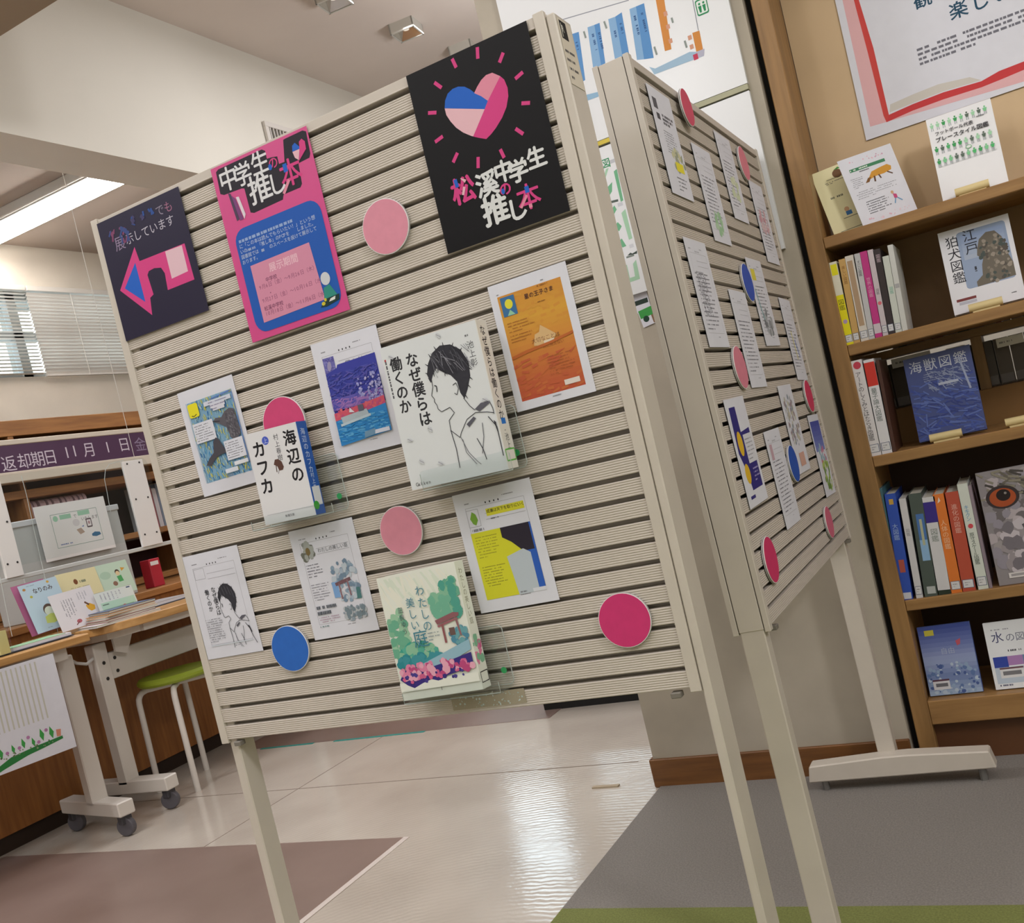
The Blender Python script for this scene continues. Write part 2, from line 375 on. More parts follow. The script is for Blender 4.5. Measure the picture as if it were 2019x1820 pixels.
struct(MB().box(-5.15, -3.5, 0, -5.0, 7, 2.075).box(-5.15, -3.5, 2.60, -5.0, 7, 2.9).box(-5.15, -3.5, 2.07, -5.0, 2.3, 2.61).box(-5.15, 6.2, 2.07, -5.0, 7, 2.61).box(-9, 6.9, 0, -5, 7, CZ).build('wall_left', PLASTER), 'grey plaster wall with a blind-covered window behind the counter')
struct(box('wall_pillar', (-1.062, 2.455, 0), (-.402, 3.15, CZ), PILLAR), 'grey concrete pillar behind the two boards')
struct(MB().box(-1.07, 2.445, 0, -.402, 2.456, .077).box(-1.072, 2.446, 0, -1.061, 3.15, .077).build('baseboard_pillar', wood('baseboard_wood', '#7c5128', '#5f3b1b', 0, .5), None, .002), 'brown wooden baseboard round the foot of the pillar')
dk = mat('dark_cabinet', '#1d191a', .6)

# ------------------------------------------------------------------ the two slatted display boards
def slat_mesh(L, h=.0245, n=7, dp=.018):
    pr = [(dp, 0.)]
    for i in range(n):
        z0 = h*i/n; pr += [(.0006, z0+h/n*.06), (.0, z0+h/n*.3), (.0, z0+h/n*.7), (.0006, z0+h/n*.94)]
    pr += [(dp, h)]
    v = []; f = []; k = len(pr)
    for x in (0, L): v += [(x, y, z) for y, z in pr]
    for i in range(k): j = (i+1) % k; f.append((i, j, k+j, k+i))
    f += [tuple(reversed(range(k))), tuple(range(k, 2*k))]
    me = bpy.data.meshes.new('slat'); me.from_pydata(v, [], f); me.update()
    bm = bmesh.new(); bm.from_mesh(me); bmesh.ops.recalc_face_normals(bm, faces=bm.faces); bm.to_mesh(me); bm.free()
    me.materials.append(BEIGE); return me
def board(label, M, W, th, z0, z1, posts, foot_y, feet, dbl=False):
    o = link('display_board', None); o.matrix_world = M; tag(o, label, 'display board')
    st = .016; L = W-2*st; n = 30; top = .017; pitch = (z1-z0-top)/n
    dp = .025 if dbl else .018; me = slat_mesh(L, pitch-.0063, 7, dp)
    for i in range(n):
        s = link('slat', me, o); s.location = (st, 0, z0+i*pitch)
        if dbl:
            s = link('slat', me, o); s.location = (W-st, th, z0+i*pitch); s.rotation_euler = (0, 0, math.pi)
    box('backing_panel', (st*.5, dp+.0005, z0+.002), (W-st*.5, th-dp-.0005 if dbl else th-.004, z1-.004), BEIGE, o)
    MB().box(st, -.0004, z1-top+.002, W-st, th, z1).box(st, -.0012, z1-top+.0015, W-st, .004, z1-top+.004).build('top_rail', BEIGE, o, .0006)
    for x0 in (0, W-st):
        MB().box(x0, -.002, z0-.006, x0+st, .0075, z1+.003).box(x0, .009, z0-.002, x0+st, th-.009, z1+.001).box(x0, th-.0075, z0-.006, x0+st, th+.002, z1+.003).build('stile', POST, o, .0008)
        box('stile_seam', (x0+.001, .007, z0), (x0+st-.001, th-.007, z1), SEAM, o)
    for (x0, y0, x1, y1) in posts:
        box('post', (x0, y0, .06), (x1, y1, z1-.004), POST, o, .002)
    for x in feet:
        c = foot_y
        f = MB().prism([(c-.208, .032), (c+.208, .032), (c+.2, .072), (c+.03, .08), (c-.03, .08), (c-.2, .072)], x-.022, x+.022, Matrix(((0, 0, 1, 0), (1, 0, 0, 0), (0, 1, 0, 0), (0, 0, 0, 1)))).build('foot', POST, o, .003)
        for d in (-.175, .175): MB().tube([(x, c+d, 0.0), (x, c+d, .034)], .009, 10).build('levelling_pad', mat('pad_metal', '#8b8a88', .4, metal=.6), f)
    for x in (.03, W-.045): box('end_clip', (x, -.004, z0-.012), (x+.015, .01, z0-.004), mat('clip_grey', '#77726a', .5), o, .001)
    return o
MB1 = Matrix.Translation((-1.356, 1.29, 0))
bd1 = board('large beige slatted display board with the black heart poster, facing the aisle', MB1, .892, .055, .577, 1.507, [(.011, .006, .031, .046), (.8925, .001, .906, .057)], .028, (.021, .899))
MB2 = Matrix.Translation((-.4146, 1.546, 0)) @ Matrix.Rotation(R(-.93), 4, 'Y') @ Matrix.Rotation(R(90), 4, 'Z')
bd2 = board('second beige slatted board seen edge-on in front of the bookcase', MB2, .872, .058, .588, 1.508, [(.001, .009, .03, .049), (.824, .009, .86, .049)], .007, (.015, .81), True)
def st_draw(c):
    c.rect(.1, .02, .6, .3, '#26282a'); c.text('R', .2, .06, .3, '#c9c8bd', bold=.014); c.line([(.2, .06), (.2, .27)], .04, '#c9c8bd')
o = sheet('equipment_sticker', 'small white sticker with a dark code square on the end post of the large board', 'sticker', MX(-.4493, 1.318, 1.452, 0), (.045, .09), lambda c: (st_draw(c), c.para(.08, .42, .95, .95, 4, '#55555a', .3)), mat('sticker_cream', '#d5cdbd', .5))

# ---- posters, sheets and discs on the large board
MAG, PNK, LPK, BLU = '#cf3f82', '#d9899f', '#dfb3bd', '#1f5fc0'
def heart(c, B, Pk, Mg, Lp): c.poly(B, BLU); c.poly(Pk, PNK); c.poly(Mg, MAG); c.poly(Lp, LPK)
def art_black(c):
    heart(c, [(0.246, 0.248), (0.264, 0.211), (0.296, 0.182), (0.342, 0.169), (0.389, 0.17), (0.437, 0.184), (0.474, 0.209), (0.5, 0.234), (0.546, 0.267), (0.588, 0.304), (0.55, 0.338)],
        [(0.499, 0.237), (0.531, 0.213), (0.574, 0.188), (0.619, 0.174), (0.669, 0.176), (0.722, 0.21), (0.588, 0.304), (0.546, 0.267)],
        [(0.722, 0.21), (0.745, 0.235), (0.756, 0.282), (0.747, 0.324), (0.714, 0.374), (0.665, 0.416), (0.601, 0.454), (0.554, 0.475), (0.509, 0.489), (0.453, 0.467), (0.413, 0.449), (0.55, 0.338), (0.588, 0.304)],
        [(0.246, 0.249), (0.247, 0.286), (0.268, 0.327), (0.3, 0.37), (0.345, 0.409), (0.403, 0.444), (0.415, 0.449), (0.55, 0.338)])
    R_ = [(0.393, 0.019), (0.409, 0.072), (0.603, 0.019), (0.587, 0.077), (0.784, 0.103), (0.739, 0.143), (0.893, 0.238), (0.826, 0.255), (0.83, 0.386), (0.893, 0.401), (0.744, 0.497), (0.792, 0.539), (0.596, 0.568), (0.611, 0.618), (0.416, 0.562), (0.396, 0.618), (0.265, 0.499), (0.213, 0.539), (0.181, 0.385), (0.109, 0.398), (0.108, 0.236), (0.175, 0.252), (0.214, 0.097), (0.261, 0.14)]
    for i in range(0, len(R_), 2): c.line([R_[i], R_[i+1]], .026, MAG)
    W_ = '#d6d8d9'
    for ch, (x, y), s, k in zip('松溪中学生の推し', [(0.142, 0.625), (0.343, 0.646), (0.502, 0.623), (0.609, 0.648), (0.77, 0.62), (0.515, 0.737), (0.344, 0.778), (0.533, 0.834)], (.2, .185, .16, .165, .155, .1, .22, .17), (MAG, W_, W_, W_, W_, MAG, W_, W_)):
        c.text(ch, x, y, s, k, bold=.03, rot=0)
    x, y = (0.63, 0.786)
    c.text('本', x, y, .19, MAG, bold=.014); c.rect(x+.078, y+.015, x+.112, y+.05, BLU); c.line([(x+.085, y+.06), (x+.02, y+.115)], .02, PNK); c.rect(x+.082, y+.11, x+.108, y+.13, PNK)
    x, y = (0.142, 0.625)
    c.line([(x+.055, y+.005), (x+.06, y+.05)], .028, BLU); c.line([(x+.1, y+.01), (x+.135, y+.035)], .024, LPK, True); c.line([(x+.115, y+.06), (x+.09, y+.1)], .02, LPK)
    x, y = (0.517, 0.764)
    c.ell(x+.028, y+.02, .014, .02, BLU)
Q = (-0.5881, 1.3763, 0.1972, 0.2589, -0.1622)
sheet('heart_poster', 'black poster with a big pink and blue heart and rays, top right of large board', 'poster', M1(Q[0], Q[1], .0035, Q[4]), Q[2:4], art_black, mat('black_poster', '#0b0a0e', .5, spec=.2))
def art_navy(c):
    c.poly([(0.366, 0.301), (0.383, 0.425), (0.919, 0.435), (0.929, 0.731), (0.615, 0.731), (0.628, 0.595), (0.602, 0.542), (0.526, 0.524), (0.458, 0.529), (0.432, 0.555), (0.446, 0.72), (0.399, 0.736), (0.373, 0.874), (0.079, 0.587)], MAG)
    c.poly([(0.33, 0.422), (0.334, 0.753), (0.139, 0.586)], BLU)
    c.poly([(0.69, 0.434), (0.885, 0.441), (0.883, 0.651), (0.69, 0.658)], '#dcb9c4')
    x, y = (0.146, 0.164); c.text('展', x, y, .13, '#8f7f9a'); c.text('示しています', x+.14, y+.012, .098, '#b9b4c2')
    x, y = (0.693, 0.066); c.text('で', x, y, .1, '#8d8496'); c.text('も', x+.1, y, .1, '#a06a86')
    c.strokes(.08, .1, .35, .24, 16, ['#7a3f63', '#35477f'], .1, .02, 80, 30); c.strokes(.38, .06, .68, .14, 12, ['#274a8e', '#3f3a62'], .05, .02, 70, 30)
Q = (-1.2423, 1.3971, 0.1965, 0.2065, 0.0031)
sheet('arrow_poster', 'dark navy poster with a pink arrow pointing left, top left of large board', 'poster', M1(Q[0], Q[1], .0035, Q[4]), Q[2:4], art_navy, mat('navy_poster', '#262139', .45, spec=.25))
def art_pink(c):
    D = '#221d28'
    c.poly([(0.049, 0.027), (0.078, 0.017), (0.543, 0.017), (0.572, 0.031), (0.571, 0.075), (0.615, 0.078), (0.672, 0.086), (0.672, 0.128), (0.727, 0.13), (0.763, 0.018), (0.786, 0.016), (0.957, 0.015), (0.988, 0.027), (0.979, 0.144), (0.963, 0.164), (0.851, 0.168), (0.839, 0.277), (0.817, 0.292), (0.646, 0.292), (0.628, 0.316), (0.326, 0.322), (0.292, 0.312), (0.288, 0.175), (0.263, 0.169), (0.075, 0.163), (0.04, 0.15)], D)
    Z = [(0.054, 0.032), (0.21, 0.045), (0.4, 0.025), (0.318, 0.137), (0.513, 0.167), (0.569, 0.087), (0.651, 0.131)]
    for ch, (x, y), s, k in zip('中学生推しの本', Z, (.2, .19, .19, .24, .19, .1, .22), ('#d8d8dc',)*5+(MAG, MAG)): c.text(ch, x, y-.012, s, k, bold=.014)
    x, y = (0.7, 0.139); c.rect(x, y, x+.04, y+.045, BLU); c.line([(x+.03, y+.09), (x-.05, y+.15)], .025, PNK)
    x, y = (0.568, 0.115); c.ell(x+.015, y+.01, .018, .024, BLU)
    x, y = (0.822, 0.053)
    c.poly([(x, y+.045), (x+.01, y+.015), (x+.04, y+.005), (x+.075, y+.035), (x+.07, y+.045)], BLU); c.poly([(x, y+.046), (x+.07, y+.046), (x+.04, y+.1), (x+.01, y+.08)], LPK); c.poly([(x+.075, y+.035), (x+.08, y+.01), (x+.11, y), (x+.135, y+.02), (x+.13, y+.06), (x+.04, y+.105)], MAG)
    c.poly([(0.185, 0.201), (0.216, 0.204), (0.242, 0.309), (0.219, 0.333)], '#d8cfd8'); c.poly([(0.118, 0.164), (0.143, 0.172), (0.169, 0.322), (0.142, 0.328)], '#4b3a55'); c.poly([(0.145, 0.183), (0.178, 0.208), (0.212, 0.331), (0.173, 0.331)], '#7a3f78')
    c.rr(.075, .375, .955, .965, .11, '#1d56ae')
    for i, (t, L) in enumerate((('', .033), ('に「この本は読んでもらいたい！」という想', .04), ('いの　　　「推し本」のPOPを　　しました。', .038), ('図書館では　　　のスペースを設けて展示して', .038), ('おります。', .038))):
        c.text(t, .105-.003*i, .425+.03*i, L*.98, '#b9c6dc', sp=1.)
    c.para(.11, .425, .95, .457, 1, '#8fa6d0', .5, fill=.95); c.para(.17, .49, .3, .512, 1, '#a9b9d8', .6); c.para(.31, .52, .4, .545, 1, '#a9b9d8', .6)
    c.poly([(.165, .59), (.775, .585), (.8, .905), (.165, .915)], '#cf8aa4')
    c.text('展示期間', .34, .612, .075, '#e2b8c6', bold=.014)
    for i, (a, b) in enumerate((('　　中学校', '9月6日（金）〜9月26日（木）'), ('　　・　　中学校', '9月27日（金）〜10月16日（水）'), ('松溪中学校', '10月18日（金）〜11月6日（水）'))):
        c.text(a, .2, .68+.075*i, .04, '#7a4160', bold=.014); c.text(b, .2, .708+.075*i, .042, '#8a4d6c')
    c.ell(.845, .8, .045, .05, '#c9cdd2'); c.poly([(.79, .905), (.81, .845), (.87, .835), (.92, .9)], '#2f8a7d'); c.poly([(.74, .94), (.8, .905), (.94, .9), (.93, .93), (.8, .945)], '#16332e'); c.ell(.775, .925, .018, .014, '#c9bb2e'); c.ell(.8, .908, .012, .013, '#c9bb2e'); c.poly([(.83, .925), (.85, .91), (.9, .905), (.89, .922)], '#d9dcd8')
Q = (-0.9721, 1.3608, 0.1983, 0.2833, -0.2327)
sheet('exhibition_poster', 'magenta poster with a blue text panel beside the navy arrow poster', 'poster', M1(Q[0], Q[1], .0035, Q[4]), Q[2:4], art_pink, mat('magenta_poster', '#cd4586', .45))

def pop_head(c, hx='#77777f', icon=None):
    c.box_line(.13, .13, .88, .87, .004, '#9a9aa2'); c.para(.13, .085, .3, .1, 1, hx, .6); c.para(.62, .075, .85, .09, 1, hx, .5)
    for i in range(4): c.ell(.4+.055*i, .112, .009, .012, '#3b3b42', 10)
    c.line([(.36, .2), (.86, .2)], .004, '#9a9aa2'); c.line([(.36, .25), (.86, .25)], .004, '#9a9aa2'); c.para(.55, .9, .8, .912, 1, hx, .5)
def art_whale(c):
    c.rect(.12, .12, .93, .885, '#7ea7c4'); c.strokes(.12, .12, .93, .885, 520, ['#3c7fb5', '#5fa0c8', '#b9bd6a', '#8fb7c9', '#2f6fae', '#c9c34f', '#a5c3cf'], .06, .012, 82, 14)
    c.line([(.12, .885), (.12, .12)], .01, '#8fb0c6'); c.line([(.93, .14), (.93, .8)], .012, '#6c86c2'); c.line([(.55, .15), (.92, .13)], .012, '#5b73c0')
    c.rr(.13, .135, .31, .265, .03, '#e4d92b'); c.line([(.17, .245), (.21, .255), (.26, .24)], .012, '#4c4a2a')
    c.rect(.42, .16, .9, .2, '#cdd2e0'); c.rect(.52, .2, .78, .235, '#d2d2de'); c.rect(.55, .235, .76, .262, '#cfd0dc'); c.para(.5, .165, .85, .26, 3, '#7c7a9a', .3)
    c.poly([(.5, .355), (.56, .33), (.66, .34), (.73, .3), (.83, .28), (.9, .3), (.92, .5), (.9, .54), (.82, .57), (.74, .55), (.7, .44), (.6, .39)], '#5d5a62'); c.strokes(.72, .31, .9, .54, 60, ['#76747c', '#4c4a52'], .07, .012, 75, 30)
    c.line([(.5, .355), (.62, .37)], .012, '#33323a')
    c.rect(.14, .325, .5, .51, '#d6d8e2'); c.para(.16, .34, .48, .5, 7, '#55555f', .3)
    c.poly([(.2, .725), (.28, .67), (.38, .63), (.42, .53), (.48, .5), (.52, .52), (.58, .62), (.6, .66), (.5, .665), (.4, .68), (.28, .74)], '#4a4850')
    c.rect(.59, .56, .92, .74, '#d6d8e2'); c.para(.61, .575, .9, .73, 7, '#55555f', .3); c.rect(.68, .765, .92, .8, '#e0e3ea'); c.rect(.5, .81, .72, .85, '#d8dde8'); c.para(.5, .86, .72, .885, 1, '#7c7ca0', .4)
def art_sea(c):
    pop_head(c); c.rect(.13, .145, .3, .28, '#6a67ac'); c.strokes(.13, .145, .3, .28, 30, ['#8784c0', '#555094'], .05, .012, 20, 40); c.ell(.21, .22, .03, .06, '#9a93b4', rot=15); c.text('星を編む', .44, .21, .1, '#66667a')
    c.poly([(.13, .28), (.31, .25), (.33, .225), (.9, .215), (.9, .62), (.13, .67)], '#3a3f9c'); c.strokes(.13, .29, .9, .6, 320, ['#353b96', '#444ca6', '#4c52aa', '#39419b', '#5552a6'], .09, .015, 165, 25)
    c.grad(.13, .5, .9, .6, ['#5a55aa', '#8c68b0'], 5); c.strokes(.13, .5, .9, .6, 90, ['#4d4fa8', '#9a70b4'], .08, .014, 170, 20)
    for i, (x, y) in enumerate(((.6, .34), (.72, .38), (.82, .32), (.8, .44), (.9, .4))): c.blobs(x-.04, y, min(x+.03, .9), y+.22, 20, ['#a9a6d0', '#8d90c8'], .008, .02)
    c.poly([(.13, .62), (.5, .6), (.9, .575), (.9, .645), (.5, .665), (.13, .69)], '#cb5468'); c.blobs(.13, .6, .9, .66, 40, ['#d0626c', '#b94e78'], .01, .03)
    c.poly([(.13, .685), (.55, .665), (.9, .64), (.9, .87), (.13, .9)], '#2f80c2'); c.strokes(.13, .69, .9, .87, 200, ['#2a76ba', '#4a98d2', '#5aa4d4', '#2f86c8'], .08, .015, 5, 12)
    c.poly([(.22, .665), (.62, .645), (.64, .7), (.24, .72)], '#a9b6bf'); c.line([(.2, .73), (.66, .7)], .03, '#b5c6d0'); c.poly([(.36, .64), (.38, .6), (.44, .65)], '#d8d3dd'); c.rect(.5, .6, .58, .655, '#5d5d70')
    c.rect(.66, .835, .88, .868, '#ced2e2'); c.poly([(.52, .83), (.68, .82), (.66, .87), (.5, .88)], '#6f93b0')
def art_orange(c):
    c.grad(.09, .1, .9, .93, ['#c98a38', '#cf9a3a', '#c9863a', '#bf6a38', '#b8523a'], 22); c.strokes(.09, .1, .9, .45, 60, ['#cb8d3a', '#cd933b'], .1, .03, 175, 12)
    c.strokes(.09, .62, .9, .93, 50, ['#c0683a', '#bb5c3a'], .12, .03, 172, 12)
    c.rect(.12, .115, .3, .265, '#3b6d9c'); c.ell(.215, .175, .05, .055, '#d9d23a'); c.poly([(.17, .262), (.215, .22), (.27, .262)], '#8fc0a0')
    c.text('星の王子さま', .42, .14, .062, '#4c2f2a', bold=.014); c.para(.6, .1, .86, .125, 1, '#8d5a2a', .4); c.para(.55, .22, .75, .24, 1, '#8d5a2a', .4)
    c.para(.14, .31, .48, .4, 4, '#a3642c', .3); c.para(.14, .41, .42, .48, 3, '#a3642c', .3)
    c.poly([(.4, .54), (.44, .46), (.5, .45), (.53, .4), (.6, .44), (.7, .5), (.66, .53), (.52, .56)], '#d0ad7c'); c.text('大切なことは', .38, .485, .06, '#7d4f30'); c.rect(.53, .525, .66, .55, '#dccdb8'); c.text('目に見えない', .5, .55, .045, '#9a5630')
    c.poly([(.1, .575), (.3, .555), (.6, .54), (.9, .51), (.9, .53), (.6, .56), (.3, .58), (.1, .6)], '#b5622f')
    c.para(.52, .64, .84, .8, 7, '#a35a34', .25); c.rect(.66, .855, .85, .895, '#dcd3cc'); c.para(.09, .078, .2, .09, 1, '#55555a', .5); c.para(.62, .072, .78, .085, 1, '#66666c', .5); c.para(.48, .945, .72, .957, 1, '#66666c', .5)
def sketch(c, ox, oy, k, kx=1., ink_='#34343c', soft='#5c5c66'):
    """loose pencil profile of a boy in a hooded top looking left"""
    f = lambda P: [(min(ox+x*k*kx, .985), min(oy+y*k, .985)) for x, y in P]
    c.poly(f([(.03, .33), (.0, .25), (.05, .16), (.14, .08), (.27, .035), (.42, .05), (.55, .12), (.62, .24), (.6, .36), (.52, .47), (.45, .54), (.41, .48), (.4, .38), (.33, .31), (.24, .27), (.15, .22), (.09, .26)]), ink_)
    Q_ = [(.1, .12), (.2, .09), (.3, .08), (.4, .1), (.5, .16)]
    for x, y in Q_: c.line(f([(x, y), (x+.05, y+.14)]), .006, soft)
    for x, y, dx, dy in ((.02, .3, -.03, -.04), (.0, .24, -.04, -.02), (.03, .17, -.05, -.03), (.1, .1, -.03, -.05), (.2, .05, -.03, -.05), (.32, .035, .0, -.05), (.45, .06, .04, -.04), (.55, .12, .05, -.03), (.6, .2, .05, .0), (.62, .3, .05, .03), (.6, .38, .05, .04), (.55, .44, .05, .05), (.48, .52, .04, .06), (.1, .26, .0, .06), (.17, .23, -.01, .07), (.26, .28, -.02, .06)): c.line(f([(x+dx*.45, y+dy*.45), (x-dx*.6, y-dy*.6)]), .02*k, ink_, True)
    c.line(f([(.05, .3), (.045, .37), (.0, .44), (.03, .475), (.02, .5), (.045, .53), (.05, .57), (.09, .6), (.16, .59), (.22, .58), (.27, .64)]), .006, ink_)
    c.line(f([(.07, .36), (.1, .37), (.09, .42)]), .009, ink_); c.line(f([(.33, .4), (.38, .385), (.4, .44), (.36, .49), (.33, .47)]), .006, ink_)
    c.line(f([(.44, .53), (.5, .61), (.56, .66)]), .006, ink_)
    c.poly(f([(.56, .65), (.66, .61), (.77, .61), (.78, .63), (.62, .68)]), soft)
    c.line(f([(.26, .64), (.17, .69), (.16, .78), (.27, .86), (.3, .82), (.42, .72), (.56, .68), (.72, .7), (.84, .72)]), .006, ink_)
    c.line(f([(.78, .61), (.84, .68), (.86, .73)]), .006, ink_); c.line(f([(.16, .78), (.18, .95), (.17, 1.12)]), .007, ink_); c.line(f([(.28, .86), (.34, 1.0), (.44, 1.1), (.48, 1.13)]), .005, soft)
    c.line(f([(.3, .88), (.31, 1.0), (.42, 1.12)]), .005, soft); c.line(f([(.62, .78), (.6, .9), (.53, 1.04)]), .006, soft); c.line(f([(.72, .74), (.82, .84), (.88, .98), (.96, 1.1)]), .008, ink_); c.line(f([(.5, .9), (.55, 1.0), (.57, 1.1)]), .007, ink_)
    c.poly(f([(.4, .76), (.52, .71), (.55, .73), (.43, .79)]), soft); c.poly(f([(.78, .78), (.83, .8), (.88, .9), (.86, .92)]), ink_)
def art_boy(c):
    pop_head(c); c.box_line(.14, .14, .32, .24, .004, '#9a9aa2'); c.text('なぜ僕らは', .36, .33, .085, '#33333b', vert=True, sp=.92, bold=.014); c.text('働くのか', .24, .345, .08, '#33333b', vert=True, sp=.95, bold=.014)
    sketch(c, .45, .3, .56, .92); c.para(.14, .62, .45, .85, 11, '#6c6c76', .3); c.rect(.13, .875, .88, .885, '#c5ccd4')
def art_torii(c):
    pop_head(c); c.blobs(.14, .14, .3, .28, 30, ['#8b8f8c', '#6d6f66', '#a3a7a3'], .02, .05); c.ell(.23, .21, .035, .05, '#7a6a44'); c.text('わたしの美しい庭', .38, .2, .058, '#6f737c')
    c.para(.15, .32, .4, .45, 5, '#6c6c78', .3); c.para(.15, .5, .44, .66, 7, '#8a8a96', .3)
    c.blobs(.5, .35, .87, .72, 90, ['#8aa0b4', '#a5b4c4', '#73899f', '#b9c4cf'], .015, .04); c.rect(.47, .52, .56, .66, '#7ba3d4'); c.poly([(.52, .53), (.76, .5), (.77, .53), (.53, .56)], '#74555c'); c.line([(.58, .54), (.58, .68)], .022, '#8a6870'); c.line([(.71, .52), (.72, .66)], .022, '#8a6870')
    c.blobs(.55, .75, .88, .87, 70, ['#8c9aa6', '#b3b8be', '#75858f'], .015, .035); c.poly([(.82, .6), (.87, .6), (.87, .7), (.8, .7)], '#4d7a7c')
    c.para(.15, .7, .6, .74, 1, '#5a5f69', .7); c.para(.15, .75, .7, .79, 1, '#5a5f69', .8); c.para(.16, .8, .5, .86, 3, '#a07a90', .3); c.para(.14, .88, .5, .9, 1, '#6c8a8c', .6)
def art_girl(c):
    pop_head(c); c.box_line(.13, .15, .28, .29, .004, '#8a8a92'); c.poly([(.2, .165), (.24, .19), (.255, .24), (.22, .28), (.185, .265), (.16, .22)], '#76a33c'); c.rect(.38, .165, .86, .225, '#d3cf36'); c.text('成瀬は天下を取りにいく', .385, .172, .044, '#2b2a22', bold=.014)
    c.para(.42, .24, .7, .26, 1, '#55555c', .5); c.para(.14, .305, .45, .335, 1, '#7a7a84', .7)
    c.rect(.12, .34, .88, .9, '#d0cf30'); c.para(.16, .37, .46, .56, 8, '#8d8a2a', .3); c.para(.16, .62, .46, .8, 8, '#7d7a28', .3)
    c.rect(.72, .34, .88, .9, '#2f5db8'); c.poly([(.5, .34), (.86, .34), (.86, .56), (.72, .56), (.6, .47), (.5, .42)], '#2c2734'); c.poly([(.5, .58), (.72, .54), (.8, .58), (.8, .9), (.54, .9), (.52, .72)], '#b7c1ca'); c.rect(.72, .87, .88, .9, '#d3d6de'); c.para(.56, .875, .72, .892, 1, '#66666e', .7)
SHEETS = [('sea sheet', 'white recommendation sheet with a purple sky and blue sea drawing beside the big white book', (-0.9016, 1.0942, 0.1273, 0.1837, -0.7192), art_sea),
 ('seal', 'white recommendation sheet with grey seals on blue and yellow crayon strokes', (-1.1938, 1.0912, 0.1266, 0.1811, 1.1138), art_whale),
 ('orange', 'white-bordered orange recommendation sheet with a blue portrait square', (-0.5765, 1.0936, 0.1246, 0.1824, 0.2776), art_orange),
 ('boy', 'pale line-drawn recommendation sheet with a boy in profile, lower left of large board', (-1.2748, 0.8155, 0.1284, 0.1849, 0.2234), art_boy),
 ('torii', 'pale grey-blue recommendation sheet with a small shrine gate beside the blue disc', (-1.0309, 0.818, 0.1315, 0.1835, 0.2331), art_torii),
 ('yellow', 'recommendation sheet with a bright yellow panel and blue strip below the big white book', (-0.7101, 0.8167, 0.133, 0.1814, 0.6826), art_girl)]
for _, lb, Q, art in SHEETS:
    sheet('recommendation_sheet', lb, 'sheet', M1(Q[0], Q[1], .0012, Q[4]), Q[2:4], art, group='recommendation sheets on the large board')
GD = 'card discs on the large board'
for lb, Q, hx in (('pale pink card disc between the magenta and black posters', (-0.777, 1.316, 0.0405), '#d98ca0'),
                  ('magenta card disc half hidden behind the small white paperback', (-1.0476, 1.0814, 0.0427), '#cc3f74'),
                  ('blue card disc at the lower left of the large board', (-1.1486, 0.72, 0.039), '#2367c4'),
                  ('pale pink card disc above the painted garden book', (-0.8778, 0.8726, 0.0385), '#d98ca0'),
                  ('magenta card disc at the lower right of the large board', (-0.5495, 0.684, 0.0392), '#cf2f72')):
    disc('card_disc', lb, M1(Q[0], Q[1], .0055), Q[2], hx, GD)

# ---- books on clear stands on the large board
def stand(label, x, z, w_, depth, lip, hgt=.09):
    o = link('book_stand', None); o.location = (x, 1.29, z); tag(o, label, 'stand', 'clear stands on the large board')
    MB().prism(rrect(-w_/2, 0, w_/2, hgt, .008), .003, .005, frame('front')).build('back_plate', ACRYL, o)
    P_ = [(x, -.005, y) for x, y in rrect(-w_/2, 0, w_/2, hgt, .008)]; MB().tube(P_+P_[:1], .0007, 5).build('polished_edge', mat('acrylic_edge', '#aeb8b4', .2), o)
    MB().tube([(-w_/2, -depth-.001, lip-.004), (-w_/2, -depth-.001, 0), (w_/2, -depth-.001, 0), (w_/2, -depth-.001, lip-.004)], .0007, 5).build('polished_edge', mat('acrylic_edge', '#aeb8b4', .2), o)
    box('ledge', (-w_/2, -depth, -.002), (w_/2, -.004, 0), ACRYL, o)
    MB().prism(rrect(-w_/2, -.002, w_/2, lip, .006), depth, depth+.002, frame('front')).build('lip', ACRYL, o)
    MB().tube([(w_/2-.012, -.007, .022), (w_/2-.012, -.0068, .022)], .005, 12).build('green_sticker_dot', mat('green_dot', '#2f9a5a', .5), o)
def art_kafka(c):
    c.text('海辺の', .7, .06, .25, K, vert=True, sp=1.12, bold=.028); c.text('カフカ', .07, .1, .26, K, vert=True, sp=1.1, bold=.028)
    c.text('村上春樹', .52, .07, .1, '#3a3a42', vert=True, sp=1.05); c.ell(.36, .115, .065, .065, '#4a5fc4'); c.text('上', .315, .085, .09, '#c9d2ee')
    c.poly([(.42, .385), (.46, .335), (.52, .335), (.58, .37), (.6, .43), (.57, .46), (.5, .46), (.48, .41)], '#5d4038'); c.line([(.46, .4), (.45, .47)], .015, '#4c352f'); c.line([(.5, .45), (.47, .49)], .012, '#8d8a90')
    c.line([(.08, .9), (.98, .9)], .006, '#b9bac2'); c.text('新潮文庫', .42, .93, .045, '#6a6a72')
def sp_kafka(c):
    c.text('海辺のカフカ', .2, .07, .5, '#c5d3e6', vert=True, sp=1.05); c.text('村上春樹', .26, .55, .38, '#c5d3e6', vert=True, sp=1.1); c.rect(.1, .7, .9, .9, '#d6dade'); c.ell(.2, .9, .3, .3, '#3aa03a')
book('small_paperback', 'small white paperback with bold black title and a blue spine on clear stand', MY(-1.0521, 1.272, 0.9276090002595958, -1.5), .104, .148, .023, '#dfdfe3', art_kafka, sp_kafka, 1, 'books on the large board', '#1d55a8')
stand('clear acrylic stand under the small white paperback', -1.045, 0.9246090002595958, .165, .045, .018)
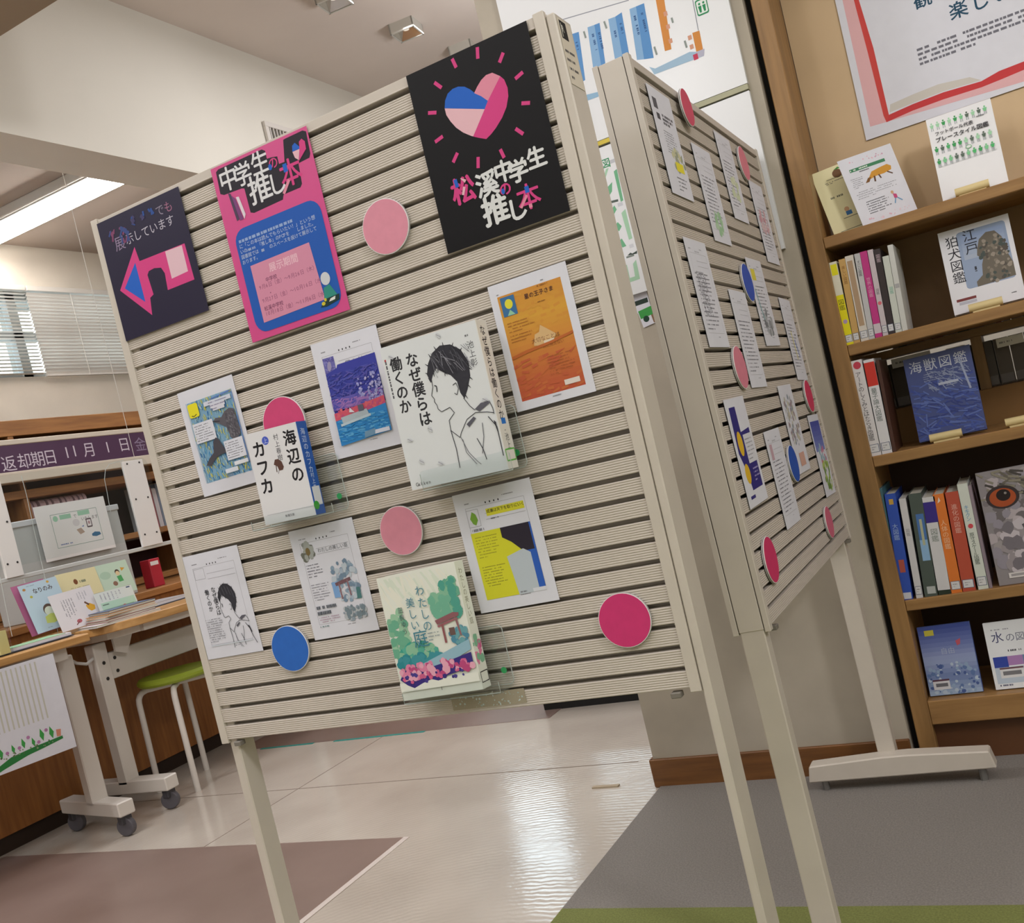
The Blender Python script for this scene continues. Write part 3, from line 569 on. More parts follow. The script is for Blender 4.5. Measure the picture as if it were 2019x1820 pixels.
def art_naze(c):
    c.text('なぜ僕らは', .235, .085, .135, '#2e2e33', vert=True, sp=.98, bold=.026); c.text('働くのか', .065, .085, .13, '#2e2e33', vert=True, sp=.98, bold=.026); c.para(.015, .1, .045, .68, 1, '#55555c', .5, True); c.rect(.02, .085, .038, .1, '#b04a50')
    c.text('池上彰', .87, .12, .07, '#4a4a50', vert=True, sp=1.1); c.para(.87, .075, .94, .09, 1, '#55555c', .8); c.text('Gakken', .05, .95, .045, '#2e2e33')
    sketch(c, .42, .07, .76, .92); c.strokes(.5, .13, .9, .3, 46, ['#2b2b33', '#55555e', '#8a8a94'], .16, .005, 62, 14)
    for x, y, r in ((.1, .08, 40), (.62, .03, 60), (.33, .62, 70), (.1, .66, 20), (.17, .82, 60), (.36, .86, 30), (.93, .52, 10)): c.ell(x, y, .03, .014, '#c9ccd2', 12, r); c.line([(x-.02, y-.01), (x+.02, y+.012)], .004, '#74747e')
def sp_naze(c):
    c.text('なぜ僕らは働くのか', .2, .035, .5, K, vert=True, sp=1., bold=.014); c.rect(.3, .66, .72, .7, '#2a6fc0'); c.para(.4, .735, .7, .75, 1, '#55555c'); c.text('池上', .3, .76, .4, '#3a3a40', vert=True); c.box_line(.05, .87, .95, .945, .07, '#5fb04a')
book('picture_book', 'large white book with a pencil drawing of a boy in profile on clear stand', MY(-.731, 1.272, 0.9275845251962905, -.8), .163, .212, .03, '#d9dde0', art_naze, sp_naze, 1, 'books on the large board', '#d8d6cf')
stand('clear acrylic stand under the large white book', -.715, 0.9245845251962905, .15, .052, .028)
def art_wata(c):
    c.strokes(.02, .02, .95, .3, 60, ['#dfe3d6', '#d3dccd', '#e3e3d6'], .35, .03, 70, 8)
    for x0, y0, x1, y1, n, cs in ((.02, .28, .25, .7, 60, ['#7fb394', '#98c3a4', '#69a98d']), (.1, .58, .55, .74, 70, ['#3f9c8a', '#57ab97', '#88ba9c']), (.75, .12, .97, .42, 70, ['#68a98e', '#82b798', '#4f9c8c']), (.62, .22, .85, .4, 40, ['#84b79a', '#6fae94']), (.05, .66, .6, .74, 40, ['#2f8690', '#3f8f9a'])): c.blobs(x0, y0, x1, y1, n, cs, .025, .065)
    c.blobs(.78, .5, .98, .62, 30, ['#4e88a0', '#6aa0a8'], .02, .05); c.poly([(.3, .74), (.6, .68), (.98, .6), (.98, .68), (.7, .75), (.3, .78)], '#8fb4c4')
    c.poly([(.62, .415), (.86, .375), (.93, .385), (.92, .41), (.64, .45)], '#8a5a60'); c.line([(.64, .465), (.9, .425)], .022, '#9a6068'); c.line([(.7, .45), (.7, .6)], .026, '#8d5558'); c.line([(.88, .42), (.9, .56)], .024, '#8d6468'); c.rect(.77, .49, .84, .55, '#6a5450')
    c.rect(.0, .86, 1., .93, '#e2e4da'); c.poly([(.02, .83), (.1, .76), (.3, .78), (.6, .75), (.97, .7), (.97, .8), (.8, .83), (.62, .85), (.5, .88), (.42, .86), (.3, .88), (.18, .91), (.1, .88)], '#3a2f7c')
    c.blobs(.03, .73, .97, .84, 90, ['#c9628f', '#d982a4', '#b9487c', '#e0a3b8'], .02, .045); c.blobs(.06, .8, .9, .87, 24, ['#3a2f7c', '#4a3f8c', '#cf5f8a'], .015, .03)
    c.text('わたしの', .46, .12, .12, '#3f7f92', vert=True, sp=1.05); c.text('美しい', .31, .2, .115, '#3f7f92', vert=True, sp=1.05); c.text('庭', .3, .46, .2, '#3f7f92'); c.text('凪良ゆう', .19, .26, .07, '#55555c', vert=True, sp=1.1); c.para(.5, .49, .65, .57, 3, '#7c8c92', .35)
    c.line([(.52, .93), (.52, .955)], .008, '#6a6a66')
def sp_wata(c): c.text('わたしの美しい庭', .25, .05, .45, '#7c7a60', vert=True); c.blobs(.0, .6, 1., .82, 20, ['#c9628f', '#d982a4', '#7fb394'], .1, .3); c.box_line(.1, .87, .95, .95, .06, '#2a2a2a')
book('novel', 'garden-painted novel with a red shrine gate and pink flowers on clear stand', MY(-.85, 1.272, 0.6180485539510405, 1.2, -3), .142, .192, .024, '#dfe2d8', art_wata, sp_wata, 1, 'books on the large board')
stand('clear scratched acrylic stand under the garden-painted novel', -.83, 0.6150485539510405, .17, .05, .02)
# tape patch remains below the novel
o = sheet('tape_remains', 'scuffed clear tape remains on the bottom slat of the large board', 'tape', M1(-.8, .594, .0006), (.13, .022), lambda c: c.blobs(.02, .05, .98, .95, 60, ['#b9c9c9', '#a7b6b4', '#c9d6d6'], .004, .014), mat('old_tape', '#a39a86', .3))

# ---- sheets and discs on the second board
def M2(u, z, off=.0015, rot=0, tilt=0): return MB2 @ Matrix.Translation((u, -off, z)) @ frame('front') @ Matrix.Rotation(R(rot), 4, 'Z') @ Matrix.Rotation(R(tilt), 4, 'Y')
def gen_pop(seed, hl=None):
    def f(c):
        random.seed(seed); pop_head(c)
        c.para(.15, .3, .85, .85, 14, '#8b8b95', .3)
        if hl: hl(c)
    return f
S2 = [('white sheet with a yellow patch and black headline, nearest top of the edge-on board', (0.1196, 1.3864, 0.121, 0.18, 0.051), lambda c: (c.rect(.12, .1, .3, .2, '#55555c'), c.rect(.16, .24, .3, .3, '#4a4a50'), c.para(.4, .22, .92, .33, 3, '#33333a', .7), c.para(.3, .38, .8, .6, 9, '#77777f', .35), c.blobs(.45, .55, .95, .75, 40, ['#b9bfb0', '#c9c7a0', '#9aa08a'], .02, .07), c.rect(.5, .66, .85, .75, '#e2d52e'), c.para(.4, .8, .85, .95, 4, '#88888f', .3))),
 ('white handwritten sheet with a faint green corner on the edge-on board', (0.32, 1.3267, 0.1208, 0.1792, 0.1619), gen_pop(3, lambda c: c.blobs(.3, .68, .7, .9, 30, ['#b5d0b2', '#9cc39c'], .03, .08))),
 ('white handwritten sheet with faint yellow-green tint, top middle of the edge-on board', (0.5249, 1.3901, 0.1195, 0.1764, 0.4866), gen_pop(4, lambda c: c.blobs(.3, .5, .8, .75, 24, ['#d3d9bc', '#c9d3b4'], .03, .09))),
 ('white sheet with a rosy pencil drawing, top far end of the edge-on board', (0.7455, 1.3213, 0.1233, 0.1814, 0.0403), gen_pop(5, lambda c: c.blobs(.2, .35, .8, .65, 30, ['#d3aab4', '#c998a6', '#dcc3c8'], .03, .09))),
 ('white sheet of dense pencil writing, left middle of the edge-on board', (0.1159, 1.1324, 0.1265, 0.1821, -0.2567), gen_pop(6, lambda c: c.para(.2, .3, .6, .8, 8, '#6a6a74', .4, True))),
 ('white sheet with a yellow stripe and grey animal beside the upper blue disc', (0.5325, 1.1337, 0.1312, 0.1797, 0.7838), gen_pop(7, lambda c: (c.rect(.15, .12, .4, .25, '#ddd04a'), c.blobs(.3, .6, .8, .85, 30, ['#8f9298', '#75787f', '#a9adb3'], .03, .09), c.line([(.15, .35), (.3, .7)], .05, '#8db4bc')))),
 ('plain white written sheet beside the middle pink disc of the edge-on board', (0.3263, 1.0563, 0.123, 0.1826, -1.6901), gen_pop(8)),
 ('white sheet with thin yellow and blue marks, right middle of the edge-on board', (0.7517, 1.0578, 0.1126, 0.185, -3.2919), gen_pop(9, lambda c: (c.line([(.4, .4), (.5, .75)], .05, '#e0d77a'), c.line([(.6, .5), (.75, .72)], .05, '#6f86c4')))),
 ('indigo night sheet with two yellow moons on the edge-on board', (0.1184, 0.8635, 0.1304, 0.1821, 1.4846), lambda c: (c.poly([(.15, .08), (.45, .08), (.45, .32), (.9, .3), (.9, .86), (.35, .86), (.3, .7), (.1, .5)], '#2f2a78'), c.rect(.45, .12, .95, .22, '#d6d6e2'), c.rect(.5, .35, .95, .62, '#d6d6de'), c.para(.54, .38, .92, .6, 6, '#8a8a94', .3), c.ell(.3, .42, .12, .16, '#dcb32c'), c.ell(.3, .7, .12, .13, '#dcb32c'), c.para(.6, .66, .88, .8, 4, '#b3aadc', .4), c.rect(.16, .9, .4, .93, '#3a357c'))),
 ('white written sheet with a pink note, low middle of the edge-on board', (0.3286, 0.7926, 0.1267, 0.182, 0.2521), gen_pop(11, lambda c: c.rect(.15, .14, .3, .3, '#c3a3b0'))),
 ('white sheet with a crowded coloured pencil drawing above the lower blue disc', (0.5343, 0.8705, 0.1247, 0.1812, 0.1011), lambda c: (c.blobs(.12, .12, .88, .7, 110, ['#a8aab0', '#b9b6a4', '#8f98a4', '#c3bfae', '#a08f96'], .02, .06), c.rect(.35, .78, .75, .93, '#cfa394'))),
 ('sheet with an indigo sky and a green plant, low far end of the edge-on board', (0.7527, 0.7934, 0.1192, 0.1835, -2.0848), lambda c: (c.grad(.08, .08, .95, .45, ['#3f4aa0', '#7a86c4'], 6), c.blobs(.3, .4, .9, .6, 20, ['#c96f8c', '#7fa8b8', '#9fb8c9'], .03, .08), c.blobs(.3, .6, .9, .92, 30, ['#94b45a', '#b3c46a', '#6f8f4a'], .03, .09)))]
for lb, Q, art in S2: sheet('recommendation_sheet', lb, 'sheet', M2(Q[0], Q[1], .0025, Q[4]*.6), Q[2:4], art, group='recommendation sheets on the edge-on board')
for lb, Q, hx in (('rose-red card disc sticking up at the top edge of the edge-on board', (0.2566, 1.4748, 0.0339), '#cf4a66'), ('pale pink card disc, top far end of the edge-on board', (0.6653, 1.4431, 0.0373), '#dc7f90'),
    ('upper of the two blue card discs on the edge-on board', (0.4236, 1.1682, 0.0379), '#2c4fb4'), ('pale pink card disc at the middle left of the edge-on board', (0.2049, 1.0043, 0.0384), '#d67f92'),
    ('lower of the two blue card discs on the edge-on board', (0.4345, 0.8066, 0.0369), '#1d4fb0'), ('red card disc at the far middle of the edge-on board', (0.7543, 0.9274, 0.0369), '#d0325c'),
    ('rose-pink card disc at the far bottom of the edge-on board', (0.637, 0.6559, 0.0349), '#cf6580'), ('magenta card disc at the near bottom of the edge-on board', (0.0924, 0.6801, 0.0393), '#cf2f66')):
    disc('card_disc', lb, M2(Q[0], Q[1], .006 if 'sticking' not in lb else .012), Q[2], hx, 'card discs on the edge-on board')
random.seed(21)

# ------------------------------------------------------------------ guide boards on the pillar
WB = mat('white_guide_board', '#dfe1e4', .25)
def art_map(c):
    B, B2, O = '#5b8fc6', '#86add3', '#cf8a45'
    c.line([(-0.025, 0.486), (0.596, 0.56)], .004, '#8a8f9a')
    for P, P2 in (([(0.305, 0.587), (0.347, 0.591), (0.326, 0.768), (0.29, 0.772)], None), ([(0.39, 0.589), (0.423, 0.591), (0.41, 0.761), (0.371, 0.76)], [(0.423, 0.591), (0.448, 0.592), (0.43, 0.76), (0.41, 0.761)]), ([(0.489, 0.593), (0.522, 0.595), (0.513, 0.748), (0.477, 0.749)], [(0.522, 0.595), (0.554, 0.59), (0.544, 0.749), (0.513, 0.748)]), ([(0.59, 0.591), (0.62, 0.592), (0.603, 0.782), (0.572, 0.774)], [(0.62, 0.592), (0.657, 0.593), (0.645, 0.791), (0.603, 0.782)])):
        if P: c.poly(P, B2 if P2 else B)
        if P2: c.poly(P2, B)
        for Pp in (P, P2):
            if Pp:
                cx = [sum(p[0] for p in Pp[:2])/2, sum(p[0] for p in Pp[2:])/2]; cy = [Pp[0][1]+.03, Pp[2][1]-.03]
                c.para(cx[0]-.008, cy[0], cx[0]+.008, cy[1], 1, '#35598c', .6, True, .55)
    c.poly([(0.709, 0.6), (0.745, 0.602), (0.727, 0.787), (0.698, 0.784)], O); c.poly([(0.827, 0.762), (0.858, 0.764), (0.855, 0.832), (0.826, 0.83)], O)
    for x, y in [(0.736, 0.66), (0.734, 0.707), (0.731, 0.758), (0.813, 0.774), (0.812, 0.807)]: c.rect(x-.008, y-.008, x+.008, y+.008, '#d09a80')
    c.poly([(0.617, 0.815), (0.641, 0.829), (0.799, 0.821), (0.826, 0.83), (0.862, 0.831), (0.853, 0.854), (0.631, 0.848), (0.626, 0.833)], '#9fbcd3'); c.poly([(0.826, 0.83), (0.862, 0.831), (0.853, 0.854), (0.825, 0.851)], '#b3b3c6'); x, y = (0.819, 0.846); c.rect(x-.01, y-.01, x+.01, y+.01, '#c0405a')
    c.poly([(0.306, 0.82), (0.373, 0.828), (0.372, 0.845), (0.304, 0.843)], '#8fb3cf'); c.line([(0.859, 0.654), (0.854, 0.762)], .003, '#8a8f9a')
    x, y = (0.89, 0.689); c.rr(x-.025, y-.028, x+.025, y+.028, .008, '#2f8a5a'); c.rr(x-.021, y-.023, x+.021, y+.023, .006, '#dfe6e2')
    for q in (-.009, .009): c.ell(x+q, y-.012, .005, .005, '#2f8a5a', 10); c.poly([(x+q-.007, y-.005), (x+q+.007, y-.005), (x+q+.004, y+.018), (x+q-.004, y+.018)], '#2f8a5a')
    for P in [[(0.37, 0.597), (0.372, 0.623)], [(0.469, 0.594), (0.473, 0.622)], [(0.658, 0.754), (0.661, 0.785)], [(0.757, 0.682), (0.758, 0.701)], [(0.789, 0.777), (0.791, 0.803)]]: c.line(P, .008, '#8a9490')
sheet('floor_map_board', 'white floor map board with blue shelf blocks and orange counters on the pillar', 'sign board', MY(-.712, 2.4395, 2.0), (.566, .66), art_map, WB, thick=.014)
def art_green(c):
    G, G2 = '#6fae86', '#a3caac'
    x, y = (0.308, 0.078); c.text('図', x, y, .045, '#2f8a5a', bold=.014); x, y = (0.362, 0.113); c.rect(x-.012, y-.012, x+.012, y+.012, '#b9bcc2')
    for P, k in (([(0.326, 0.146), (0.339, 0.146), (0.306, 0.222), (0.298, 0.214)], G2), ([(0.311, 0.266), (0.34, 0.242), (0.33, 0.3), (0.305, 0.332)], G), ([(0.358, 0.18), (0.374, 0.171), (0.371, 0.382), (0.358, 0.386)], G), ([(0.306, 0.418), (0.325, 0.393), (0.332, 0.424), (0.312, 0.453)], G), ([(0.302, 0.527), (0.323, 0.506), (0.337, 0.541), (0.32, 0.567)], G), ([(0.302, 0.635), (0.324, 0.618), (0.337, 0.675), (0.319, 0.678)], G), ([(0.349, 0.457), (0.371, 0.44), (0.372, 0.64), (0.355, 0.642)], G2), ([(0.306, 0.8), (0.32, 0.795), (0.319, 0.886), (0.344, 0.886), (0.348, 0.802), (0.366, 0.782), (0.364, 0.912), (0.305, 0.914)], G2), ([(0.331, 0.739), (0.348, 0.726), (0.356, 0.736), (0.38, 0.727), (0.377, 0.746)], '#3f4a44')): c.poly(P, k)
    c.line([(0.31, 0.365), (0.348, 0.37)], .01, '#55605a'); c.line([(0.325, 0.749), (0.362, 0.749)], .008, '#7a847e')
    x, y = (0.353, 0.4); c.rect(x-.012, y-.012, x+.012, y+.012, '#c3c6cc'); x, y = (0.36, 0.686); c.rect(x-.01, y-.012, x+.01, y+.012, '#c9cbd0')
sheet('lower_guide_board', 'white guide board with green plan marks below the floor map board', 'sign board', MY(-.712, 2.4395, 1.465), (.566, .375), art_green, WB, thick=.014)
box('board_rail', (-.995, 2.437, 1.656), (-.429, 2.455, 1.668), mat('rail_olive', '#a8a78c', .5)); tag(bpy.data.objects['board_rail'], 'olive rail between the two white guide boards on the pillar', 'rail')
o = box('yellow_marker_strip', (-.85, 2.4345, 1.657), (-.775, 2.4365, 1.667), mat('yellow_strip', '#cbb63a', .5)); tag(o, 'small yellow strip stuck on the rail of the guide boards', 'strip')
sheet('small_green_card', 'small green picture card on the pillar seen between the two boards', 'card', MY(-0.7914373675526897, 2.452, 1.217566556113834, 8), (.05, .045), lambda c: (c.rect(.03, .03, .97, .5, '#3f9a4a'), c.ell(.3, .6, .16, .16, '#1f3f30'), c.rect(.6, .5, .97, .97, '#8a6a52')))
sheet('narrow_notice', 'narrow white notice with a black bar on the pillar between the boards', 'notice', MY(-0.8089295912446458, 2.453, 1.265698055164691, 2), (.05, .07), lambda c: c.rect(.05, .55, .95, .72, '#2a3a34'))

# ------------------------------------------------------------------ bookcase on the right
YF = 2.465; YB = 2.72; XL = -.386; XR = .78
bc = thing('bookcase', 'tall brown wooden bookcase with picture books on the right', 'bookcase')
box('side_panel', (XL, YF, 0), (XL+.04, YB+.28, 2.25), WOOD_Z, bc, .002); box('side_panel', (XR, YF, 0), (XR+.04, YB+.28, 2.25), WOOD_Z, bc, .002)
SZ = (1.252, .996, .728, .378)
for z in SZ: box('shelf_board', (XL+.04, YF+.004, z), (XR, YB, z+.026), WOOD_X, bc, .002)
box('shelf_board', (XL+.04, YF+.004, 1.98), (XR, YB, 2.006), WOOD_X, bc, .002)
box('bottom_board', (XL+.04, YF+.002, .1), (XR, YB, .158), WOOD_X, bc, .002); box('plinth', (XL+.005, YF+.03, 0), (XR+.03, YF+.055, .1), mat('plinth_brown', '#5d3a20', .5), bc)
box('cap_board', (XL-.01, YF-.01, 2.25), (XR+.05, YB+.29, 2.28), WOOD_X, bc, .002)
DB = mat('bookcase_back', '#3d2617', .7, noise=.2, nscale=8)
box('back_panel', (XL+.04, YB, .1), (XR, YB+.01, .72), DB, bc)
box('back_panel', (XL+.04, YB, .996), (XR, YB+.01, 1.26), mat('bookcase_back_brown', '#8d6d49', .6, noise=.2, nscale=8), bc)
struct(box('wall_gap_shade', (-.402, 2.50, 0), (XL-.001, 2.74, 2.25), BLACK), 'black fill painted as the shade in the gap between the pillar and the bookcase')  # black box paints the shade of the open gap
# far side of the shelf seen through the open third bay
for z in (.822, .974): box('rear_shelf_board', (XL+.04, YB+.03, z), (XR, YB+.27, z+.02), WOOD_X, bc)
box('rear_divider', (-0.0970690838471746, YB+.03, .84), (-0.07206908384717459, YB+.27, .975), WOOD_Z, bc)
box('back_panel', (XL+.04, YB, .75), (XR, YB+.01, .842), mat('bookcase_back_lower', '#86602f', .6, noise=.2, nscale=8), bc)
KRAFT = mat('kraft_paper', '#d0b591', .8, noise=.1, nscale=4, bump=.3, bscale=9)
o = MB().box(XL+.042, 2.64, 1.279, XR, 2.642, 1.978).build('kraft_backing', KRAFT); tag(o, 'crinkled brown kraft paper lining the top bay of the bookcase', 'paper backing')
def art_red(c):
    Z = [(0.034, 0.394), (0.085, 0.409), (0.107, 0.412), (0.807, 0.985), (0.814, 0.905), (0.83, 0.931), (0.837, 0.902)]
    c.rect(Z[0][0], .04, Z[1][0], Z[0][1]+.01, '#dcaeb2'); c.rect(Z[1][0], .04, Z[2][0], Z[1][1]+.01, '#c8443f'); c.rect(1-Z[1][0], .04, 1-Z[0][0], Z[3][1], '#dcaeb2'); c.rect(1-Z[2][0], .04, 1-Z[1][0], Z[5][1], '#c8443f'); c.rect(Z[1][0], .04, 1-Z[1][0], .055, '#c8443f')
    c.poly([(0.034, 0.394), (0.084, 0.413), (0.104, 0.662), (0.113, 0.944), (0.032, 0.949)], '#dcaeb2')
    c.poly([(0.032, 0.949), (0.113, 0.944), (0.316, 0.919), (0.586, 0.943), (0.814, 0.905), (0.807, 0.985), (0.601, 0.976)], '#dcaeb2')
    c.poly([(0.085, 0.409), (0.107, 0.412), (0.125, 0.636), (0.128, 0.931), (0.11, 0.954), (0.103, 0.923), (0.095, 0.637)], '#c8443f')
    c.poly([(0.11, 0.954), (0.129, 0.927), (0.245, 0.918), (0.387, 0.914), (0.557, 0.923), (0.639, 0.908), (0.837, 0.902), (0.83, 0.931), (0.642, 0.943), (0.552, 0.947), (0.381, 0.942), (0.238, 0.944)], '#c43b3f')
    c.poly([(0.144, 0.887), (0.254, 0.879), (0.373, 0.875), (0.512, 0.891), (0.558, 0.919), (0.388, 0.91), (0.246, 0.914), (0.133, 0.919)], '#c9c4bd')
    x, y = (0.312, 0.504); c.text('「', x-.01, y-.005, .08, '#234a63'); c.text('観る', x+.03, y-.022, .085, '#234a63', bold=.014, sp=1.15)
    x, y = (0.484, 0.583); c.text('楽しい図鑑', x, y-.006, .085, '#234a63', bold=.014, sp=1.12)
    x, y = (0.313, 0.705); c.para(x, y-.005, x+.62, y+.075, 4, '#6f6f7a', .5, fill=.9)
sheet('theme_poster', 'large white poster with a red frame on the kraft paper of the bookcase', 'poster', MY(-0.22087268062596693+.24, 2.636, 1.4952664422924835+.2775, 0), (.48, .555), art_red, PAPER)
# leaflets and face-out books
def lip(x, z, w_=.07, y=YF+.03, where='the shelf'):
    o = MB().tube([(x-w_/2, y, z+.012), (x-w_/2+.003, y, z+.012), (x+w_/2-.003, y, z+.012), (x+w_/2, y, z+.012)], .0095, 12).build('rest_bar', mat('pale_wood_bar', '#d6c38f', .5), None, smooth=True)
    MB().box(x-w_/2*.8, y-.006, z, x+w_/2*.8, y+.1, z+.004).build('base', mat('pale_wood_bar', '#d6c38f', .5), o)
    return tag(o, 'pale wooden display rest bar ' + where, 'book rest', 'wooden display rests')
Q = (-0.3643, 1.3745, 0.0526, 0.1672, 10.2655)
def art_cream(c):
    c.ell(.5, .12, .1, .09, '#6b4a2c'); c.poly([(.45, .06), (.55, .03), (.6, .06)], '#3f8a3a'); c.line([(.25, .17), (.95, .17)], .01, '#44443c'); c.para(.2, .2, .6, .24, 2, '#55554a', .5); c.para(.2, .42, .9, .46, 1, '#6a6a5a', .7); c.ell(.42, .66, .05, .05, '#caa07a'); c.rect(.38, .69, .5, .75, '#3f6fa0'); c.line([(.3, .78), (.6, .78)], .012, '#55554a'); c.line([(.15, .95), (.95, .95)], .01, '#55554a')
zt = SZ[0]+.0265
sheet('cream_leaflet', 'pale yellow leaflet leaning in the left corner of the top bookcase shelf', 'leaflet', MY(-.283, 2.545, zt+.086, 4, -6) @ Matrix.Rotation(R(18), 4, 'Y') @ Matrix.Rotation(R(5), 4, 'Z'), (.115, .165), art_cream, mat('cream_paper', '#e3dcb0', .7))
def art_fox(c):
    c.blobs(.1, .06, .9, .12, 14, ['#dcb3c2', '#c9a3b8'], .008, .018); c.rect(.14, .17, .8, .215, '#3f7f5a'); c.para(.15, .175, .78, .21, 1, '#dfe6df', .5); c.para(.3, .225, .7, .25, 1, '#44444a', .6)
    c.poly([(.35, .4), (.42, .36), (.5, .29), (.66, .27), (.8, .26), (.86, .3), (.84, .35), (.7, .37), (.55, .37)], '#c9902f'); c.poly([(.33, .42), (.4, .36), (.46, .36), (.4, .42)], '#7a5228'); c.line([(.52, .36), (.5, .44)], .03, '#5d3f2c'); c.line([(.6, .36), (.62, .42)], .025, '#5d3f2c'); c.line([(.76, .36), (.84, .41)], .022, '#5d3f2c')
    c.para(.1, .3, .32, .46, 6, '#8a8a92', .3); c.para(.1, .5, .9, .62, 4, '#8a8a92', .25); c.para(.2, .66, .62, .86, 6, '#4a4a52', .35); c.ell(.7, .66, .025, .03, '#caa07a'); c.poly([(.7, .68), (.76, .7), (.76, .76), (.7, .75)], '#c04a7a'); c.line([(.72, .75), (.68, .82)], .02, '#6f9ac0'); c.line([(.75, .75), (.82, .81)], .02, '#6f9ac0'); c.blobs(.1, .9, .9, .96, 18, ['#dcb3c2', '#e3c9d2'], .008, .018)
sheet('fox_leaflet', 'white leaflet with an orange fox leaning on the top bookcase shelf', 'leaflet', MY(-.21, 2.525, zt+.087, 4, -6) @ Matrix.Rotation(R(30), 4, 'Y') @ Matrix.Rotation(R(6), 4, 'Z'), (.135, .168), art_fox)
def art_foot(c):
    for r, (y, n) in enumerate(((.06, 10), (.35, 10), (.5, 10))):
        for i in range(n):
            x = .07+.092*i; g = random.choice(['#4fb06a', '#7cc48e', '#3f9a58', '#9fd0aa', '#5a6a5e'])
            c.ell(x, y+.01, .014, .016, g, 10); c.poly([(x-.032, y+.025), (x+.032, y+.025), (x+.018, y+.065), (x-.018, y+.065)], g); c.line([(x-.012, y+.065), (x-.014, y+.1)], .014, '#a9b0b4'); c.line([(x+.012, y+.065), (x+.014, y+.1)], .014, '#a9b0b4')
    c.text('フットボール代表', .09, .18, .075, '#33333a', bold=.018); c.text('プレースタイル図鑑', .08, .25, .092, '#2a2a30', bold=.018); c.para(.75, .15, .95, .17, 1, '#55555c', .6); c.ell(.55, .47, .045, .03, '#5fae70'); c.ell(.55, .47, .036, .022, '#e0e4e2'); c.line([(.05, .6), (.95, .6)], .004, '#a9b0b4')
def face(name, label, Q, z, t, cover, art, side=1, lean=-10, y=2.53, spine_hx=None):
    return book(name, label, Matrix.Translation((Q[0], y, z)) @ frame('front') @ Matrix.Rotation(R(lean), 4, 'X') @ Matrix.Translation((0, 0, 0)), Q[1], Q[2], t, cover, art, None, side, 'face-out books in the bookcase', spine_hx)
face('white_picture_book', 'white book with rows of tiny green figures on the top bookcase shelf', (-0.014091812266625727, .135, .195), SZ[0]+.03, .014, '#e3e3e6', art_foot)
lip(-0.018548860039272475, SZ[0]+.026, where='in front of the book with green figures')
def art_koma(c):
    c.rr(.25, .06, .94, .74, .05, '#93a3c0'); c.grad(.3, .1, .9, .4, ['#8fa2c6', '#a9b3c6'], 6)
    c.poly([(.5, .3), (.55, .2), (.66, .14), (.78, .15), (.86, .24), (.86, .38), (.9, .46), (.94, .56), (.94, .72), (.4, .74), (.4, .68), (.5, .62), (.52, .5), (.55, .44), (.48, .38)], '#6d665c'); c.blobs(.52, .2, .92, .73, 90, ['#857c70', '#57514b', '#9a9084', '#4a5350'], .015, .04)
    c.text('江戸', .33, .05, .2, '#2a2a34', vert=True); c.text('狛犬図鑑', .08, .08, .19, '#2a2a34', vert=True); c.para(.4, .5, .45, .6, 1, '#3a3a44', .6, True); c.rect(.07, .83, .35, .86, '#7a3a3a'); c.rect(.1, .87, .35, .9, '#b9b9c6'); c.para(.83, .9, .95, .915, 1, '#55555c', .7)
face('dog_statue_book', 'white book with a stone guardian dog photo on the second shelf', (-0.03494769630107725, .148, .196), SZ[1]+.03, .014, '#dddde4', art_koma)
lip(-0.04186803102786049, SZ[1]+.026, where='in front of the guardian dog book')
def art_sea2(c):
    c.strokes(.0, .3, 1., 1., 200, ['#3a4a94', '#46589e', '#34407f', '#5a6cab'], .2, .02, 15, 25); c.strokes(.3, .2, .95, .45, 50, ['#8f98b4', '#7a86aa'], .16, .012, 40, 25); c.text('海獣図鑑', .06, .05, .205, '#c3c8d6', sp=1.1); c.para(.25, .22, .75, .32, 4, '#8f98b4', .3); c.rect(.45, .36, .75, .39, '#a9b0c4'); c.line([(.82, .12), (.9, .5)], .03, '#9aa3bf')
face('sea_animal_book', 'deep blue sea animal book standing on the third shelf', (-0.16781449303583432, .146, .2), SZ[2]+.03, .016, '#38467f', art_sea2)
lip(-0.18070090586126042, SZ[2]+.026, where='in front of the deep blue book')
lip(-0.019419834296515073, SZ[2]+.026, where='at the right end of the third shelf')
def art_owl(c):
    c.rect(0, 0, 1, 1, '#8f8a8e'); c.blobs(0, 0, 1, 1, 160, ['#a09a9c', '#7d777c', '#b3aab0', '#6f696c', '#95909c'], .02, .07); c.strokes(0, 0, 1, .25, 90, ['#4a4644', '#6a655c', '#8a8578'], .12, .02, 20, 20)
    c.ell(.19, .24, .145, .11, '#3a3234'); c.ell(.19, .245, .115, .088, '#a8502c'); c.ell(.2, .225, .062, .055, '#241d1f'); c.ell(.22, .21, .012, .012, '#8f8986')
    c.blobs(.1, .45, .5, .9, 60, ['#b9b0b6', '#9a9398', '#c3bcc4', '#77727a'], .03, .07); c.poly([(.3, .5), (.42, .46), (.46, .6), (.36, .7)], '#5a565c'); c.text('フク', .38, .6, .17, '#d9d9dc', vert=True, sp=.95); c.rect(.1, .9, .32, .945, '#ddd9d9'); c.rect(.12, .91, .3, .932, '#a39fa3')
face('owl_book', 'large grey owl photo book with an orange eye on the fourth shelf', (-0.13801178658089092+.12, .24, .262), SZ[3]+.026, .018, '#77737a', art_owl, 1, -3, 2.5)
